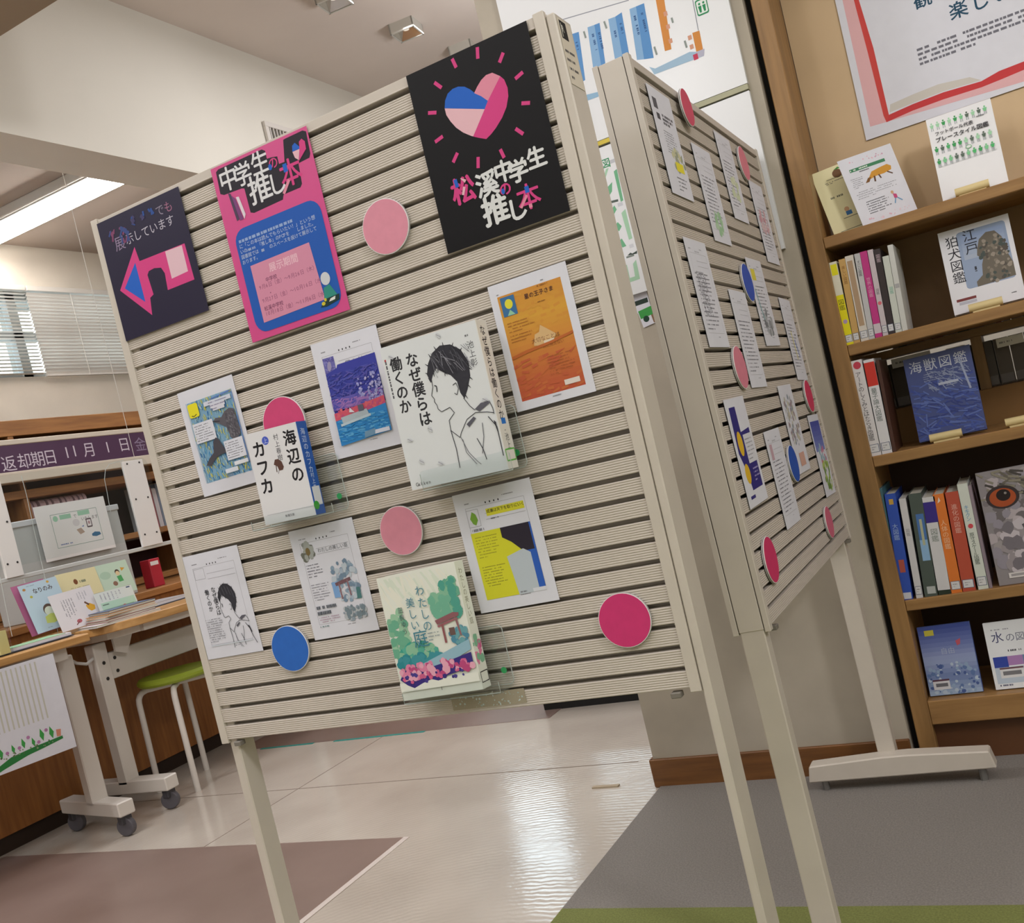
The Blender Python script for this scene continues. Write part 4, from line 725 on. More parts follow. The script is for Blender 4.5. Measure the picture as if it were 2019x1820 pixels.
def art_ocean(c):
    c.grad(0, 0, 1, 1, ['#3f4f98', '#6a78b4', '#98a5cc', '#6f82b2', '#a3b6d2'], 16); c.blobs(0, .55, 1, 1, 90, ['#8fa6c6', '#5f78aa', '#b3c3d6', '#4a5f98'], .015, .05); c.rect(.12, .06, .3, .14, '#c9c04a'); c.poly([(.68, .25), (.78, .22), (.76, .3), (.7, .32)], '#c05a6a'); c.text('自由', .36, .33, .14, '#aab4cf'); c.rect(.1, .8, .42, .92, '#d3d3da'); c.rect(.15, .83, .38, .88, '#6a6a72'); c.rect(.1, .775, .42, .8, '#5a3a4a')
face('ocean_book', 'blue ocean photo book on the bottom shelf of the bookcase', (-0.28079821753424766, .117, .165), .1585, .014, '#4f62a0', art_ocean, 1, -9, 2.51)
def art_water(c):
    c.text('水', .08, .14, .2, '#3a3f6a'); c.text('の図鑑', .3, .18, .15, '#6a6f84'); c.para(.1, .1, .9, .13, 1, '#9a9aa6', .5); c.para(.3, .42, .8, .46, 1, '#44444c', .7); c.rect(.05, .52, .27, .68, '#3548a0'); c.rect(.27, .52, .5, .66, '#a87fb4'); c.rect(.5, .52, .72, .68, '#6f86a8'); c.rect(.05, .68, .95, .92, '#b9c6d6'); c.rect(.12, .7, .48, .84, '#d9d9dc'); c.rect(.16, .74, .44, .8, '#77777c'); c.rect(.12, .685, .48, .71, '#6a4a52'); c.para(.08, .93, .5, .96, 1, '#44486a', .8)
face('water_book', 'white water picture book with colour squares on the bottom shelf', (-0.1571069419502829+.033, .14, .155), .1585, .014, '#e2e5ea', art_water, 1, -9, 2.51)
# spine-out books
def spine_book(label, S, z, hx, draw=None, depth=.15, y=2.478, group='', name='book'):
    x0, x1, zt_, ln = S; h_ = zt_-z; t = max(.006, (x1-x0)-.0006)
    M = Matrix.Translation((x0+.0003, y, z)) @ Matrix.Rotation(R(max(-4, min(4, ln))), 4, 'Y')
    o = link(name, None); o.matrix_world = M; tag(o, label, 'book', group); cm = mat('cover_'+hx, hx, .4); k = .001
    MB().box(0, 0, 0, t, k, h_).box(0, k, 0, k, depth, h_).box(t-k, k, 0, t, depth, h_).build('cover', cm, o)
    MB().box(k, .002, .002, t-k, depth-.002, h_-.003).build('pages', PAGES, o)
    if draw: c = Canvas(t, h_); draw(c); c.build('spine_print', o, Matrix.Translation((t/2, -.0001, h_/2)) @ frame('front'))
    return o
def lab(c, hx='#d6d6da'): c.rect(.06, .88, .94, .965, '#55607a'); c.rect(.12, .885, .88, .96, hx); c.para(.25, .9, .75, .945, 2, '#77777f', .4)
def ti(t, hx, y=.08, s=.6, sp=1., x=.2): return lambda c: (c.text(t, x, y, s, hx, vert=True, sp=sp), lab(c))
G2_ = 'spine-out books on the second shelf'; z2 = SZ[1]+.026
S_ = [(-0.3477, -0.3303, 1.2193, 0.6231), (-0.3303, -0.3152, 1.2201, 1.9625), (-0.314, -0.2951, 1.223, 1.592), (-0.2951, -0.2821, 1.2224, 2.299), (-0.2812, -0.2651, 1.2228, 2.018), (-0.2644, -0.2519, 1.2221, 2.0397), (-0.2513, -0.237, 1.2194, 2.1632), (-0.2362, -0.2216, 1.1986, 2.4232), (-0.2212, -0.2091, 1.22, 2.3735)]
D2 = [('white and yellow spine book at the left end of the second shelf', '#dedbc9', lambda c: (c.rect(.08, .03, .92, .16, '#e6e02c'), c.rect(0, .4, 1, .88, '#e6dc24'), c.text('図鑑', .1, .45, .8, '#3a3a20', vert=True), c.ell(.5, .72, .3, .3, '#b29ac0'), c.rect(0, .97, 1, 1, '#e6dc24'), lab(c))),
  ('tan spine book beside the yellow one on the second shelf', '#c9a262', ti('美しい図鑑', '#8d5f2a')), ('white book with a brown spine panel on the second shelf', '#d9d2c9', lambda c: (c.rect(.15, .06, .8, .82, '#b3987c'), lab(c))),
  ('pale grey spine book with dark lettering on the second shelf', '#c3c3c6', ti('すごい図鑑', '#4a4a52')), ('magenta spine book in the middle of the second shelf', '#c23586', lambda c: (c.text('世界の図鑑', .2, .3, .6, '#dfa9c6', vert=True), c.rect(0, .84, 1, .95, '#cfc3cc'))),
  ('pale pink-grey spine book right of the magenta one', '#cbbfc6', lambda c: (c.text('図鑑', .2, .45, .6, '#6a6a72', vert=True), c.ell(.5, .62, .35, .35, '#dc6f7c'), lab(c))), ('black spine book with white lettering on the second shelf', '#33292e', lambda c: (c.text('図鑑', .15, .06, .7, '#bfaab4', vert=True), lab(c))),
  ('white spine book with green lettering on the second shelf', '#cdd2cb', ti('図鑑', '#6fb09a', .4)), ('tallest pale spine book at the right of the second shelf row', '#cfd0cd', lambda c: c.rect(.1, .45, .9, .5, '#a9a9ac'))]
for S, (lb, hx, dr) in zip(S_, D2): spine_book(lb, S, z2, hx, dr, group=G2_)
S_ = [(-0.3494, -0.3245, 0.9835, 0.6718), (-0.3235, -0.2996, 0.9785, 1.0578), (-0.2988, -0.2906, 0.9716, 1.7057)]
D3 = [('white spine book with a red rose mark on the third shelf', '#dcd9dc', lambda c: (c.ell(.5, .055, .36, .36, '#c8485a'), c.text('アートのしくみとはたらき図鑑', .15, .12, .55, '#3a3a42', vert=True, sp=.88), lab(c))),
  ('white book with a red upper spine on the third shelf', '#dedde2', lambda c: (c.rect(0, .03, 1, .28, '#cf3f36'), c.text('量子論大図鑑', .15, .3, .6, '#5a6a66', vert=True, sp=.95), lab(c))),
  ('dark narrow spine book behind the red one on the third shelf', '#4a2c24', None)]
for S, (lb, hx, dr) in zip(S_, D3): spine_book(lb, S, SZ[2]+.026, hx, dr, group='spine-out books on the third shelf')
S_ = [(-0.3582, -0.3519, 0.6765, 2.4524), (-0.3516, -0.3266, 0.6602, 2.9128), (-0.3195, -0.3038, 0.6432, 2.4018), (-0.3002, -0.2712, 0.6508, 3.1607), (-0.2695, -0.2421, 0.6363, 2.6279), (-0.241, -0.2172, 0.6384, 1.4801), (-0.2161, -0.1877, 0.6382, 1.9409), (-0.183, -0.1606, 0.6516, 0.792), (-0.1599, -0.1526, 0.6443, 0.532)]
D4 = [('thin teal spine book at the left end of the fourth shelf', '#3f6a78', None), ('thick bright blue spine book on the fourth shelf', '#2c50b4', lambda c: (c.rect(.3, .05, .7, .1, '#c9a24a'), c.text('大図鑑', .2, .28, .55, '#9fb6dc', vert=True), c.rect(.25, .62, .75, .74, '#b0574a'), c.rect(.1, .93, .9, .99, '#ccd0dc'))),
  ('thin white spine book beside the bright blue one', '#cfcfd4', ti('図鑑', '#8a8a92', .3)), ('dark spine book with a blue landscape strip on the fourth shelf', '#4a5652', lambda c: (c.rect(.3, .2, .9, .45, '#4f77b4'), c.rect(.3, .45, .9, .65, '#8fb6dc'), c.rect(.5, .25, .7, .5, '#b3b79a'), c.rect(.25, .9, .9, .97, '#b3b9b9'))),
  ('white spine book with a purple top on the fourth shelf', '#d3d3d8', lambda c: (c.rect(0, .05, 1, .26, '#3f3288'), c.text('図鑑', .2, .32, .6, '#77847c', vert=True), c.rect(0, .95, 1, 1, '#2f3a30'))), ('orange spine book on the fourth shelf', '#de7a32', lambda c: (c.poly([(.3, .09), (.5, .03), (.6, .07)], '#e8d9cc'), c.text('人体の図鑑', .2, .26, .6, '#ecc09c', vert=True), lab(c))),
  ('brick red spine book beside the orange one', '#b84f3c', lambda c: (c.text('進化の図鑑', .25, .12, .5, '#dfb0a4', vert=True), lab(c))), ('tall white spine book with blue and black lettering beside the owl book', '#d3d9d2', lambda c: (c.text('キキクン', .2, .2, .5, '#3f8fc0', vert=True, sp=.85), c.ell(.5, .4, .25, .25, '#d0505a'), c.text('原寸スケール図鑑', .2, .46, .5, '#3a4a40', vert=True, sp=.85), lab(c))),
  ('narrow purple-grey spine book against the owl book', '#8d7f8c', None)]
for S, (lb, hx, dr) in zip(S_, D4): spine_book(lb, S, SZ[3]+.026, hx, dr, group='spine-out books on the fourth shelf')
# books on the far side, seen through the open third bay
NTH = 'first second third fourth fifth sixth seventh eighth ninth tenth eleventh twelfth thirteenth fourteenth fifteenth sixteenth seventeenth eighteenth nineteenth twentieth twenty-first twenty-second'.split()
GR = 'books on the far side of the bookcase'
x = -.338
for i in range(17):
    spine_book('dark grey-brown book, %s from the left, on the far side of the open third bay' % NTH[i], (x, x+.034, .958, 0), .8425, ['#5a4d44', '#544840', '#62554b', '#4d423c'][i % 4], lambda c: (c.rect(.06, .78, .94, .97, '#8f8b8a'),), .15, YB+.1, GR, 'volume'); x += .036
x = -0.2862648455314164
for i in range(22):
    hx = ['#cfcdd2', '#b9a9b4', '#d3d6da', '#a9b6bc', '#c98f9c', '#4f6f74', '#d9d4c9'][i*5 % 7]; tt = .014+.006*((i*7) % 3)
    spine_book('pale thin book, %s from the left, on the upper far-side shelf' % NTH[i], (x, x+tt, 1.11+.01*(i % 3), 0), .9945, hx, None, .12, YB+.12, GR+' upper row', 'slim_volume'); x += tt+.001
for i, (px, w_, hh) in enumerate(((-0.28700436637588284, .095, .024), (-0.15597773368637038, .045, .022), (-0.04116898739842582, .06, .022))):
    o = sheet('shelf_card', ('long', 'short', 'small lettered')[i]+' white shelf label card on the far side shelf edge', 'label card', MY(px+w_/2, YB+.025, .957-.006*i, 0), (w_, hh), lambda c: c.para(.1, .3, .9, .7, 1, '#77777f', .5), CARD)

# ------------------------------------------------------------------ counter and tables on the left
ct = thing('service_counter', 'long brown wooden service counter along the left side', 'counter')
for i, y0 in enumerate((1.2, 1.92, 2.64, 3.36, 4.08, 4.8)):
    box('front_panel', (-3.5, y0, .06), (-3.482, y0+.716, .74), CW, ct, .0015)
box('carcass', (-4.0, 1.2, .06), (-3.5, 5.5, .74), mat('counter_inside', '#4a2c18', .7), ct); box('toe_kick', (-3.99, 1.2, 0), (-3.5, 5.5, .06), mat('toe_dark', '#2a1a10', .6), ct); box('counter_top', (-4.02, 1.18, .74), (-3.47, 5.52, .77), wood('counter_top_wood', '#a87645', '#8d6036', 1, .4), ct, .003)
ta = thing('folding_table', 'wooden-topped folding table at the left with a flower banner on its edge', 'table', (-3.0, 2.18, 0), R(-12))
box('table_top', (-.32, -.75, .682), (.0, .185, .71), TW, ta, .004); box('apron', (-.3, -.7, .64), (-.05, .12, .682), WHITE_METAL, ta, .002)
def tleg(p, y, x0, x1, px):
    box('leg_post', (px-.025, y-.03, .11), (px+.025, y+.03, .645), WHITE_METAL, p, .004)
    f = box('leg_foot', (x0, y-.03, .075), (x1, y+.03, .125), WHITE_METAL, p, .004)
    for xx in (x0+.035, x1-.03):
        c_ = MB().prism(circle(.033, 20), -.012, .012, Matrix.Translation((xx, y, .034)) @ Matrix.Rotation(R(90), 4, 'X') @ Matrix.Rotation(R(25), 4, 'Y')).build('caster_wheel', mat('caster_grey', '#55535a', .5), f, .003)
        MB().box(xx-.014, y-.02, .045, xx+.014, y+.02, .078).build('caster_fork', mat('caster_dark', '#3f3e44', .5), f, .002)
tleg(ta, .15, -.4, .02, -.17); tleg(ta, -.65, -.28, .02, -.13)
tb = thing('curved_table', 'white-legged table with a rounded wooden top next to the stool', 'table')
tbx = [(-3.46, 2.46), (-3.09, 2.455), (-3.03, 2.475), (-2.99, 2.52), (-2.965, 2.57), (-2.945, 2.65), (-2.93, 2.75), (-2.91, 2.9), (-2.905, 3.4), (-2.93, 3.7), (-3.0, 3.8), (-3.46, 3.8)]
MB().prism(tbx, .682, .712).build('table_top', TW, tb, .003)
MB().prism([(x+(.06 if x < -3.3 else -.05), y+(.05 if y < 2.6 else -.03)) for x, y in tbx], .655, .682).build('under_frame', WHITE_METAL, tb)
tleg(tb, 2.56, -3.40, -2.98, -3.2); tleg(tb, 3.6, -3.40, -2.98, -3.2)
box('stretcher_beam', (-3.215, 2.59, .50), (-3.185, 3.6, .60), WHITE_METAL, tb, .003)
for y, z in ((2.62, .575), (2.62, .525)): MB().tube([(-3.184, y, z), (-3.183, y, z)], .007, 10).build('bolt', mat('bolt_dark', '#2a2828', .5), tb)
for z in (.57, .51): MB().tube([(-3.174, 2.56, z), (-3.173, 2.56, z)], .007, 10).build('bolt', mat('bolt_dark', '#2a2828', .5), tb)
MB().prism([(0, 0), (.1, .0), (.05, -.08), (.0, -.06)], -.005, .005, Matrix.Translation((-3.15, 2.6, .66)) @ frame('side')).build('bracket', WHITE_METAL, tb)
MB().tube([(-3.2, 2.42+.0, .64), (-3.19, 2.46, .6), (-3.19, 2.5, .585), (-3.19, 2.54, .6)], .006, 8).build('cable', mat('cable_white', '#c9c6c3', .5), tb, smooth=True)
# stool
so = thing('round_stool', 'white tube-legged stool with a lime green seat beside the counter', 'stool', (-3.15, 2.852, 0))
MB().prism(circle(.15, 32), .42, .45).build('seat', mat('lime_vinyl', '#93a52f', .5), so, .01)
for a in (-51, 39):
    ca, sa = math.cos(R(a)), math.sin(R(a)); P = [(-.165*ca, -.165*sa, 0), (-.16*ca, -.16*sa, .36)]
    P += [(-(.16-.04*(1-math.cos(R(t))))*ca, -(.16-.04*(1-math.cos(R(t))))*sa, .36+.045*math.sin(R(t))) for t in (20, 40, 60, 90)]
    P += [(x*-1, y*-1, z) for x, y, z in reversed(P)]
    MB().tube(P, .0115, 10).build('tube_legs', WHITE_METAL, so, smooth=True)
# flower banner on the table edge
def art_flower(c):
    for i in range(13): c.line([(.03+.06*i, .03), (.02+.06*i, .62)], .02, '#c3c3b8')
    c.poly([(.0, .93), (.2, .87), (.5, .85), (.86, .84), (.86, .87), (.6, .895), (.4, .91), (.1, .96), (0, .98)], '#2f7a3f')
    for x, y, s in ((.1, .8, 1.), (.25, .8, .8), (.38, .78, .9), (.5, .8, .8), (.62, .76, 1.1), (.74, .77, 1.1), (.03, .82, .8)): c.poly([(x, y+.06*s), (x-.03*s, y+.01), (x-.01, y-.06*s), (x+.025*s, y)], '#3f9a4a')
    for x, y in ((.17, .82), (.32, .81), (.45, .74), (.56, .82), (.68, .73)): c.ell(x, y, .022, .022, '#b07aa8', 10)
    c.poly([(.8, .76), (.86, .77), (.84, .84), (.79, .83)], '#cf8a72'); c.blobs(.05, .83, .8, .88, 30, ['#5a6a4a', '#8a9a7a'], .006, .014)
Q = (2.082, 0.5209, 0.2525, 0.3186, -1.0139)
sheet('flower_banner', 'white paper banner with green leaves and flowers hanging from the table edge', 'banner', MX(-2.99, Q[0], Q[1], 0, 0, -12), (Q[2]*1.02, Q[3]), art_flower)
# hanging acrylic screen
XA = -3.3
sA = thing('acrylic_screen', 'clear acrylic counter screen with white edge strips in front of the return shelf', 'screen', (XA, 0, 0))
Y0, Z0 = (2.3331, 0.9725); Y1, Z1 = (3.0458, 1.3241); Y2, Z2 = (3.1156, 0.952)
MB().prism(rrect(Y0-.25, Z0+.02, Y2, Z1, .03), -.0015, .0015, Matrix(((0, 0, 1, 0), (1, 0, 0, 0), (0, 1, 0, 0), (0, 0, 0, 1)))).build('clear_sheet', ACRYL, sA)
AE = mat('acrylic_edge_light', '#cdd5d4', .2)
for P_ in ([[(0.0, 2.5161, 1.3153), (0.0, 2.5171, 1.2437), (0.0, 2.5115, 1.119), (0.0, 2.5073, 0.9842), (0.0, 2.5023, 0.8011), (0.0, 2.5009, 0.6907)], [(0.0, 2.868, 1.1227), (0.0, 2.8757, 1.2055), (0.0, 2.879, 1.2575), (0.0, 2.8956, 1.2955), (0.0, 2.9222, 1.3157), (0.0, 2.9598, 1.3202), (0.0, 2.9972, 1.3227)], [(0.0, 2.3317, 0.9672), (0.0, 2.3251, 0.8721), (0.0, 2.3198, 0.7527)]]): MB().tube(P_, .0011, 6).build('polished_edge', AE, sA)
W2 = mat('white_plastic', '#e6e4e3', .4)
ya, yb = 2.9836603285986976, 3.0879467203242683
zb, zt_ = 0.9560516544914841, 1.317773495222804
s1 = box('edge_strip', (-.006, ya-.002, zb), (.006, yb, zt_), W2, sA, .001)
yc, yd = 2.3532334586697323, 2.4229190786298616
s2 = box('edge_strip', (-.006, yc, 0.9556127969470598), (.006, yd, zt_), W2, sA, .001)
for s_, y_a, y_b in ((s1, ya+.02, yb-.02), (s2, yc+.015, yd-.015)):
    for k in range(3):
        for y_ in (y_a, y_b): MB().tube([(.006, y_, zb+.05+.15*k), (.0075, y_, zb+.05+.15*k)], .004, 8).build('screw', mat('bolt_dark', '#2a2828', .5), s_)
box('bottom_bar', (-.02, yc-.2, 0.9592479507783258-.016), (.0, yb+.08, 0.9592479507783258), mat('frosted_bar', '#c9cbca', .3), sA, .002)
tag(MB().tube([(-3.85, 3.564995466598392, 1.40), (-3.85, 3.564995466598392, 2.86)], .0014, 6).build('hanging_cord', mat('cord_white', '#d6d3cc', .6)), 'thin pale cord hanging in front of the due date sign', 'cord')
# grey box and white notice card behind the screen
XB = -3.52
Q = (2.8485, 1.0462, 0.5199, 0.2302, -0.0215)
bx = thing('grey_cabinet_box', 'pale grey box standing on the counter behind the white notice card', 'box', (XB, Q[0], .77))
box('body', (-.2, -Q[2]/2, 0), (-.01, Q[2]/2, Q[1]+Q[3]/2-.77), mat('pale_grey_box', '#b3b6b6', .5), bx, .004); box('lid', (-.205, -Q[2]/2-.004, Q[1]+Q[3]/2-.79), (-.005, Q[2]/2+.004, Q[1]+Q[3]/2-.765), mat('pale_grey_lid', '#c3c6ca', .5), bx, .003)
def art_card(c):
    c.box_line(.19, .19, .85, .8, .006, '#7f9a90'); c.ell(.25, .27, .035, .035, '#9cc7ae'); c.rect(.31, .215, .47, .3, '#9cc7ae'); c.text('で', .5, .24, .05, '#4a5a52'); c.rect(.57, .2, .74, .285, '#9cc7ae'); c.text('いたします', .6, .315, .05, '#4a4a50')
    c.ell(.52, .4, .05, .045, '#d3cfd2'); c.rr(.66, .36, .74, .53, .012, '#5a4a50'); c.rect(.672, .385, .728, .505, '#e3dfe0'); c.ell(.7, .44, .015, .02, '#b08a90'); c.poly([(.5, .53), (.57, .51), (.61, .6), (.54, .63)], '#b09a8c'); c.poly([(.58, .49), (.62, .47), (.61, .5)], '#4a6fb0'); c.poly([(.7, .66), (.75, .63), (.82, .65), (.83, .7), (.76, .72), (.7, .7)], '#3f6f94'); c.para(.24, .73, .68, .765, 1, '#6f80b4', .6)
Q = (2.8642, 1.0968, 0.3418, 0.2241, -0.793)
sheet('notice_card', 'white notice card with green lettering and phone pictures behind the screen', 'notice', MX(-3.512, Q[0], Q[1], 0), Q[2:4], art_card, CARD, thick=.003)
# leaflets standing on the table
zT = .712
def leaf(name, label, P, hx, art, x, tilt=-12): 
    return sheet(name, label, 'leaflet', MX(x, P[0], P[1], P[4]*.4, tilt), P[2:4], art, mat('leaf_'+hx, hx, .6), 'leaflets on the counter table')
def art_nuts(c):
    c.text('なりのみ', .3, .12, .13, '#4a3a3a', bold=.018); c.ell(.12, .1, .04, .03, '#b0824a'); c.ell(.75, .06, .035, .03, '#c9a24a'); c.ell(.22, .27, .035, .03, '#b3b04a'); c.ell(.5, .6, .14, .14, '#5d4a40'); c.ell(.5, .63, .12, .11, '#d3dccb'); c.poly([(.32, .85), (.34, .72), (.5, .68), (.68, .72), (.7, .84), (.5, .88)], '#c3cf72'); c.para(.3, .93, .6, .95, 1, '#7a8a94', .6); c.para(.2, .04, .6, .06, 1, '#7a8a94', .5)
leaf('blue_leaflet', 'light blue leaflet with a child drawing on a pink folder, on the table', (2.4101, 0.8329, 0.1587, 0.1829, 4.2088), '#b3cad9', art_nuts, -3.2)
leaf('pink_folder', 'dull pink folder sticking out behind the light blue leaflet', (2.3865, 0.8322, 0.1344, 0.1903, 4.6174), '#b0648c', None, -3.22)
leaf('yellow_leaflet', 'pale yellow leaflet with an acorn in the back row on the table', (2.6012, 0.8762, 0.1802, 0.1035, -1.9391), '#dcd3a6', lambda c: (c.ell(.42, .4, .05, .06, '#7a4a2c'), c.para(.5, .35, .75, .5, 1, '#5a6a5a', .6), c.para(.25, .6, .9, .64, 1, '#7a7a6a', .4)), -3.245)
leaf('green_leaflet', 'pale green leaflet with a small figure and flag in the back row', (2.7644, 0.8615, 0.1584, 0.131, -1.1305), '#bcd3c0', lambda c: (c.ell(.62, .32, .07, .07, '#4a3a34'), c.ell(.62, .36, .06, .06, '#d9c39a'), c.poly([(.56, .45), (.7, .43), (.72, .62), (.58, .63)], '#4fa060'), c.poly([(.75, .2), (.88, .24), (.76, .32)], '#cf9a3a'), c.ell(.45, .65, .07, .06, '#8a6a5a'), c.ell(.25, .35, .16, .1, '#aac6b2'), c.line([(.2, .82), (.85, .8)], .02, '#55604a')), -3.245)
leaf('white_leaflet', 'white leaflet with an orange fox and columns of text in the front row', (2.494, 0.7936, 0.1846, 0.1398, 2.7305), '#dcd9de', lambda c: (c.para(.2, .2, .5, .75, 5, '#8a8a92', .35, True), c.para(.6, .1, .85, .35, 4, '#a9a9b2', .35, True), c.poly([(.72, .5), (.82, .46), (.92, .55), (.9, .66), (.8, .68), (.74, .6)], '#dca83a'), c.line([(.72, .4), (.8, .5)], .04, '#6a4a3a'), c.ell(.45, .84, .06, .04, '#b0606a'), c.line([(.36, .92), (.45, .85)], .02, '#7a4a4a')), -3.16)
leaf('text_leaflet', 'white and green event leaflet at the right of the front row', (2.6644, 0.7856, 0.177, 0.0827, -0.2337), '#d9e0dc', lambda c: (c.para(.1, .08, .7, .45, 6, '#9a9aa6', .3, True), c.rect(.08, .5, .97, .95, '#b9d9c3'), c.para(.12, .55, .6, .66, 1, '#4a5a52', .5), c.rect(.1, .82, .9, .94, '#6fae5a'), c.ell(.65, .86, .05, .03, '#c05a4a'), c.rect(.85, .04, .95, .1, '#4a5a7a')), -3.15)
random.seed(5)
for i, (dx, dy, w_, d_, hx, a_, lb) in enumerate(((0, 0, .25, .15, '#dcd9dc', -14, 'white booklet at the bottom of the messy stack on the table'), (.0, .01, .2, .14, '#8a4a3a', -8, 'dark red booklet in the messy stack on the table'), (-.005, .02, .21, .15, '#d9d4d0', -12, 'grey-white booklet in the middle of the messy stack'), (.0, .015, .2, .14, '#c98f52', -6, 'orange-brown booklet in the messy stack on the table'), (-.01, .03, .19, .15, '#4a5a78', -10, 'dark blue booklet on top of the messy stack on the table'))):
    o = thing('booklet', lb, 'booklet', (-3.06+dx, 2.58+dy, .712+.0095*i), R(a_), 'booklets in a stack on the table')
    MB().box(-d_/2, -w_/2, 0, d_/2, w_/2, .0016).box(-d_/2, -w_/2, .0075, d_/2, w_/2, .0092).build('cover', mat('booklet_'+hx, hx, .5), o); box('pages', (-d_/2+.002, -w_/2+.003, .0016), (d_/2-.001, w_/2-.001, .0075), PAGES, o)
for i, (px, w_, d_, hx, lb, nm) in enumerate((((-3.0744, 2.2159), .3, .12, '#9cc7a2', 'green and white leaflet pile lying along the table front edge', 'leaflet_pile'), ((-3.1728, 2.8917), .34, .2, '#a9a6ab', 'grey document tray lying on the far part of the table', 'document_tray'))):
    o = thing(nm, lb, 'leaflets' if i == 0 else 'tray', (px[0]-(.05 if i == 0 else .1), px[1]+(0 if i == 0 else .02), .7122), R(-12 if i == 0 else 0))
    box('sheet_stack', (-d_/2, -w_/2, 0), (d_/2, w_/2, .014), PAPER, o, .001); box('top_sheet', (-d_/2+.004, -w_/2, .014), (d_/2, w_/2-.02, .0155), mat('pile_'+hx, hx, .6), o)
    box('dark_base', (-d_/2-.004, -w_/2-.004, -.0001), (d_/2+.006, w_/2+.004, .004), mat('pile_dark', '#39404f', .6), o)
o = thing('pencil_cup', 'small clear cup with a yellow pad at the far left of the table', 'cup', (-3.08, 2.12, .712)); MB().prism(circle(.03, 20), 0, .09).build('cup', ACRYL, o); box('yellow_pad', (-.014, -.018, .004), (.014, .018, .08), mat('pad_yellow', '#d3c98a', .6), o)
rb = thing('red_card_box', 'small red box with a pale label behind the screen', 'box', (-3.62, 3.288604888160751, .77)); hb = 0.8988945463703687-.77
box('body', (-.03, -.032, 0), (.03, .032, max(.06, hb)), mat('red_plastic', '#b3263a', .4), rb, .003); box('label', (.03, -.026, max(.06, hb)-.03), (.0308, .02, max(.06, hb)-.012), CARD, rb)
# ------------------------------------------------------------------ return shelf and sign behind the counter
cb = thing('return_shelf', 'wooden return shelf behind the counter below the due date sign', 'shelf')
XC = -4.2; zr = 1.6313586571854644
CWD = wood('return_shelf_wood', '#a3713f', '#835730', 1, .5); CWZ = wood('return_shelf_wood_up', '#9a6a3c', '#7d522c', 2, .5)
zs1 = 1.4116030667050634
for z0, z1 in ((zr-.02, zr+.055), (zs1-.1, zs1-.06), (1.02, 1.05), (.78, .81)): box('shelf_board', (XC-.35, 2.2, z0), (XC, 5.6, z1), CWD, cb, .002)
for y in (2.2, 2.9, 3.186743290240251, 4.2, 5.0, 5.57): box('divider', (XC-.35, y, 0), (XC-.005, y+.03, zr), CWZ, cb, .002)
box('back_panel', (XC-.37, 2.2, 0), (XC-.35, 5.6, zr), mat('return_back', '#3a2226', .7), cb)
box('base_front', (XC-.34, 2.2, 0), (XC-.01, 5.6, .78), CWD, cb)
def art_due(p):
    for ch, (x, y), k in zip('返却期日11月1日金', [(0.294, 0.432), (0.359, 0.403), (0.417, 0.383), (0.472, 0.358), (0.565, 0.247), (0.601, 0.218), (0.655, 0.247), (0.761, 0.217), (0.831, 0.192), (0.914, 0.264)], ['#cfc6d2']*9+['#8d7f98']): 
        c = Canvas(hw*2, hh*2); c.text(ch, x, y-.06, .062, k); c.build('letter', p, Matrix.Translation((-.0038, 0, 0)) @ frame('side'))
ys_, ye_ = 2.688079729933005, 3.9474886194048; zc = 1.4962000452323738
sg = thing('due_date_sign', 'dark plum due date sign with white lettering in a cream frame', 'sign', (-4.12, (ys_+ye_)/2, zc))
hw = (ye_-ys_)/2; hh = .062
p = box('sign_panel', (-.02, -hw, -hh), (-.004, hw, hh), mat('plum_panel', '#4f3350', .35), sg); art_due(p)
CR = mat('cream_frame', '#cfc5b6', .5)
for z0, z1 in ((-hh-.05, -hh), (hh, hh+.025)): box('frame_rail', (-.07, -hw, z0), (.0, hw+.04, z1), CR, sg, .003)
box('frame_end', (-.07, hw, -hh), (.0, hw+.04, hh), CR, sg, .003)
random.seed(9)
y = 3.2272109149357804; zb2 = 1.2637003838708853
for i in range(14):
    hgt = .16+.05*math.sin(i*.45)+.015*(i % 3); t = .022
    o = thing('card_sleeve', 'pinkish plastic sleeve, %s from the left, in the row on the return shelf' % NTH[i], 'sleeve', (XC-.16, y, 1.05), R(random.uniform(-4, 4)), 'plastic sleeves on the return shelf')
    MB().prism(rrect(-.1, 0, .1, min(1.334895881547979-1.05-.05+hgt*.35, zs1-.108-1.05), .03), 0, t*.8, Matrix(((1, 0, 0, 0), (0, 0, 1, 0), (0, 1, 0, 0), (0, 0, 0, 1)))).build('sleeve', mat('sleeve_pink', '#cdb0b8', .4, noise=.2, nscale=30), o, .002)
    box('tab', (.095, .002, .02), (.1015, t*.7, .06), mat(('tab_a', 'tab_b', 'tab_c')[i % 3], ('#4f9aa4', '#d9d4d0', '#c9a23a')[i % 3], .5), o); y += t+.004
y = 3.9721057400287054
for i in range(7):
    hx = ('#a3a9b0', '#8f4a52', '#c3bcc0', '#6f7a8a', '#b3a294', '#5a6a80', '#c9c3bd')[i]
    o = thing('return_book', '%s book standing in the right bay of the return shelf' % ('light grey', 'dull red', 'pale pink-grey', 'slate', 'tan', 'navy grey', 'cream')[i], 'book', (XC-.16, y, 1.05), 0, 'books on the return shelf')
    MB().box(-.07, 0, 0, .07, .028, .24-.012*(i % 3)).build('cover', mat('ret_'+hx, hx, .5), o, .002); MB().box(-.072, .003, .003, .066, .025, .243-.012*(i % 3)).build('pages', PAGES, o); y += .031
# dark low cabinet far behind, seen below the large board
dc = thing('low_bench', 'dark low bench on the floor far behind the large board', 'bench', (-1.45, 3.6, 0)); box('seat_slab', (-.38, -.3, .12), (.3, .3, .2), dk, dc, .006); box('plinth', (-.37, -.29, 0), (.29, .29, .12), BLACK, dc)
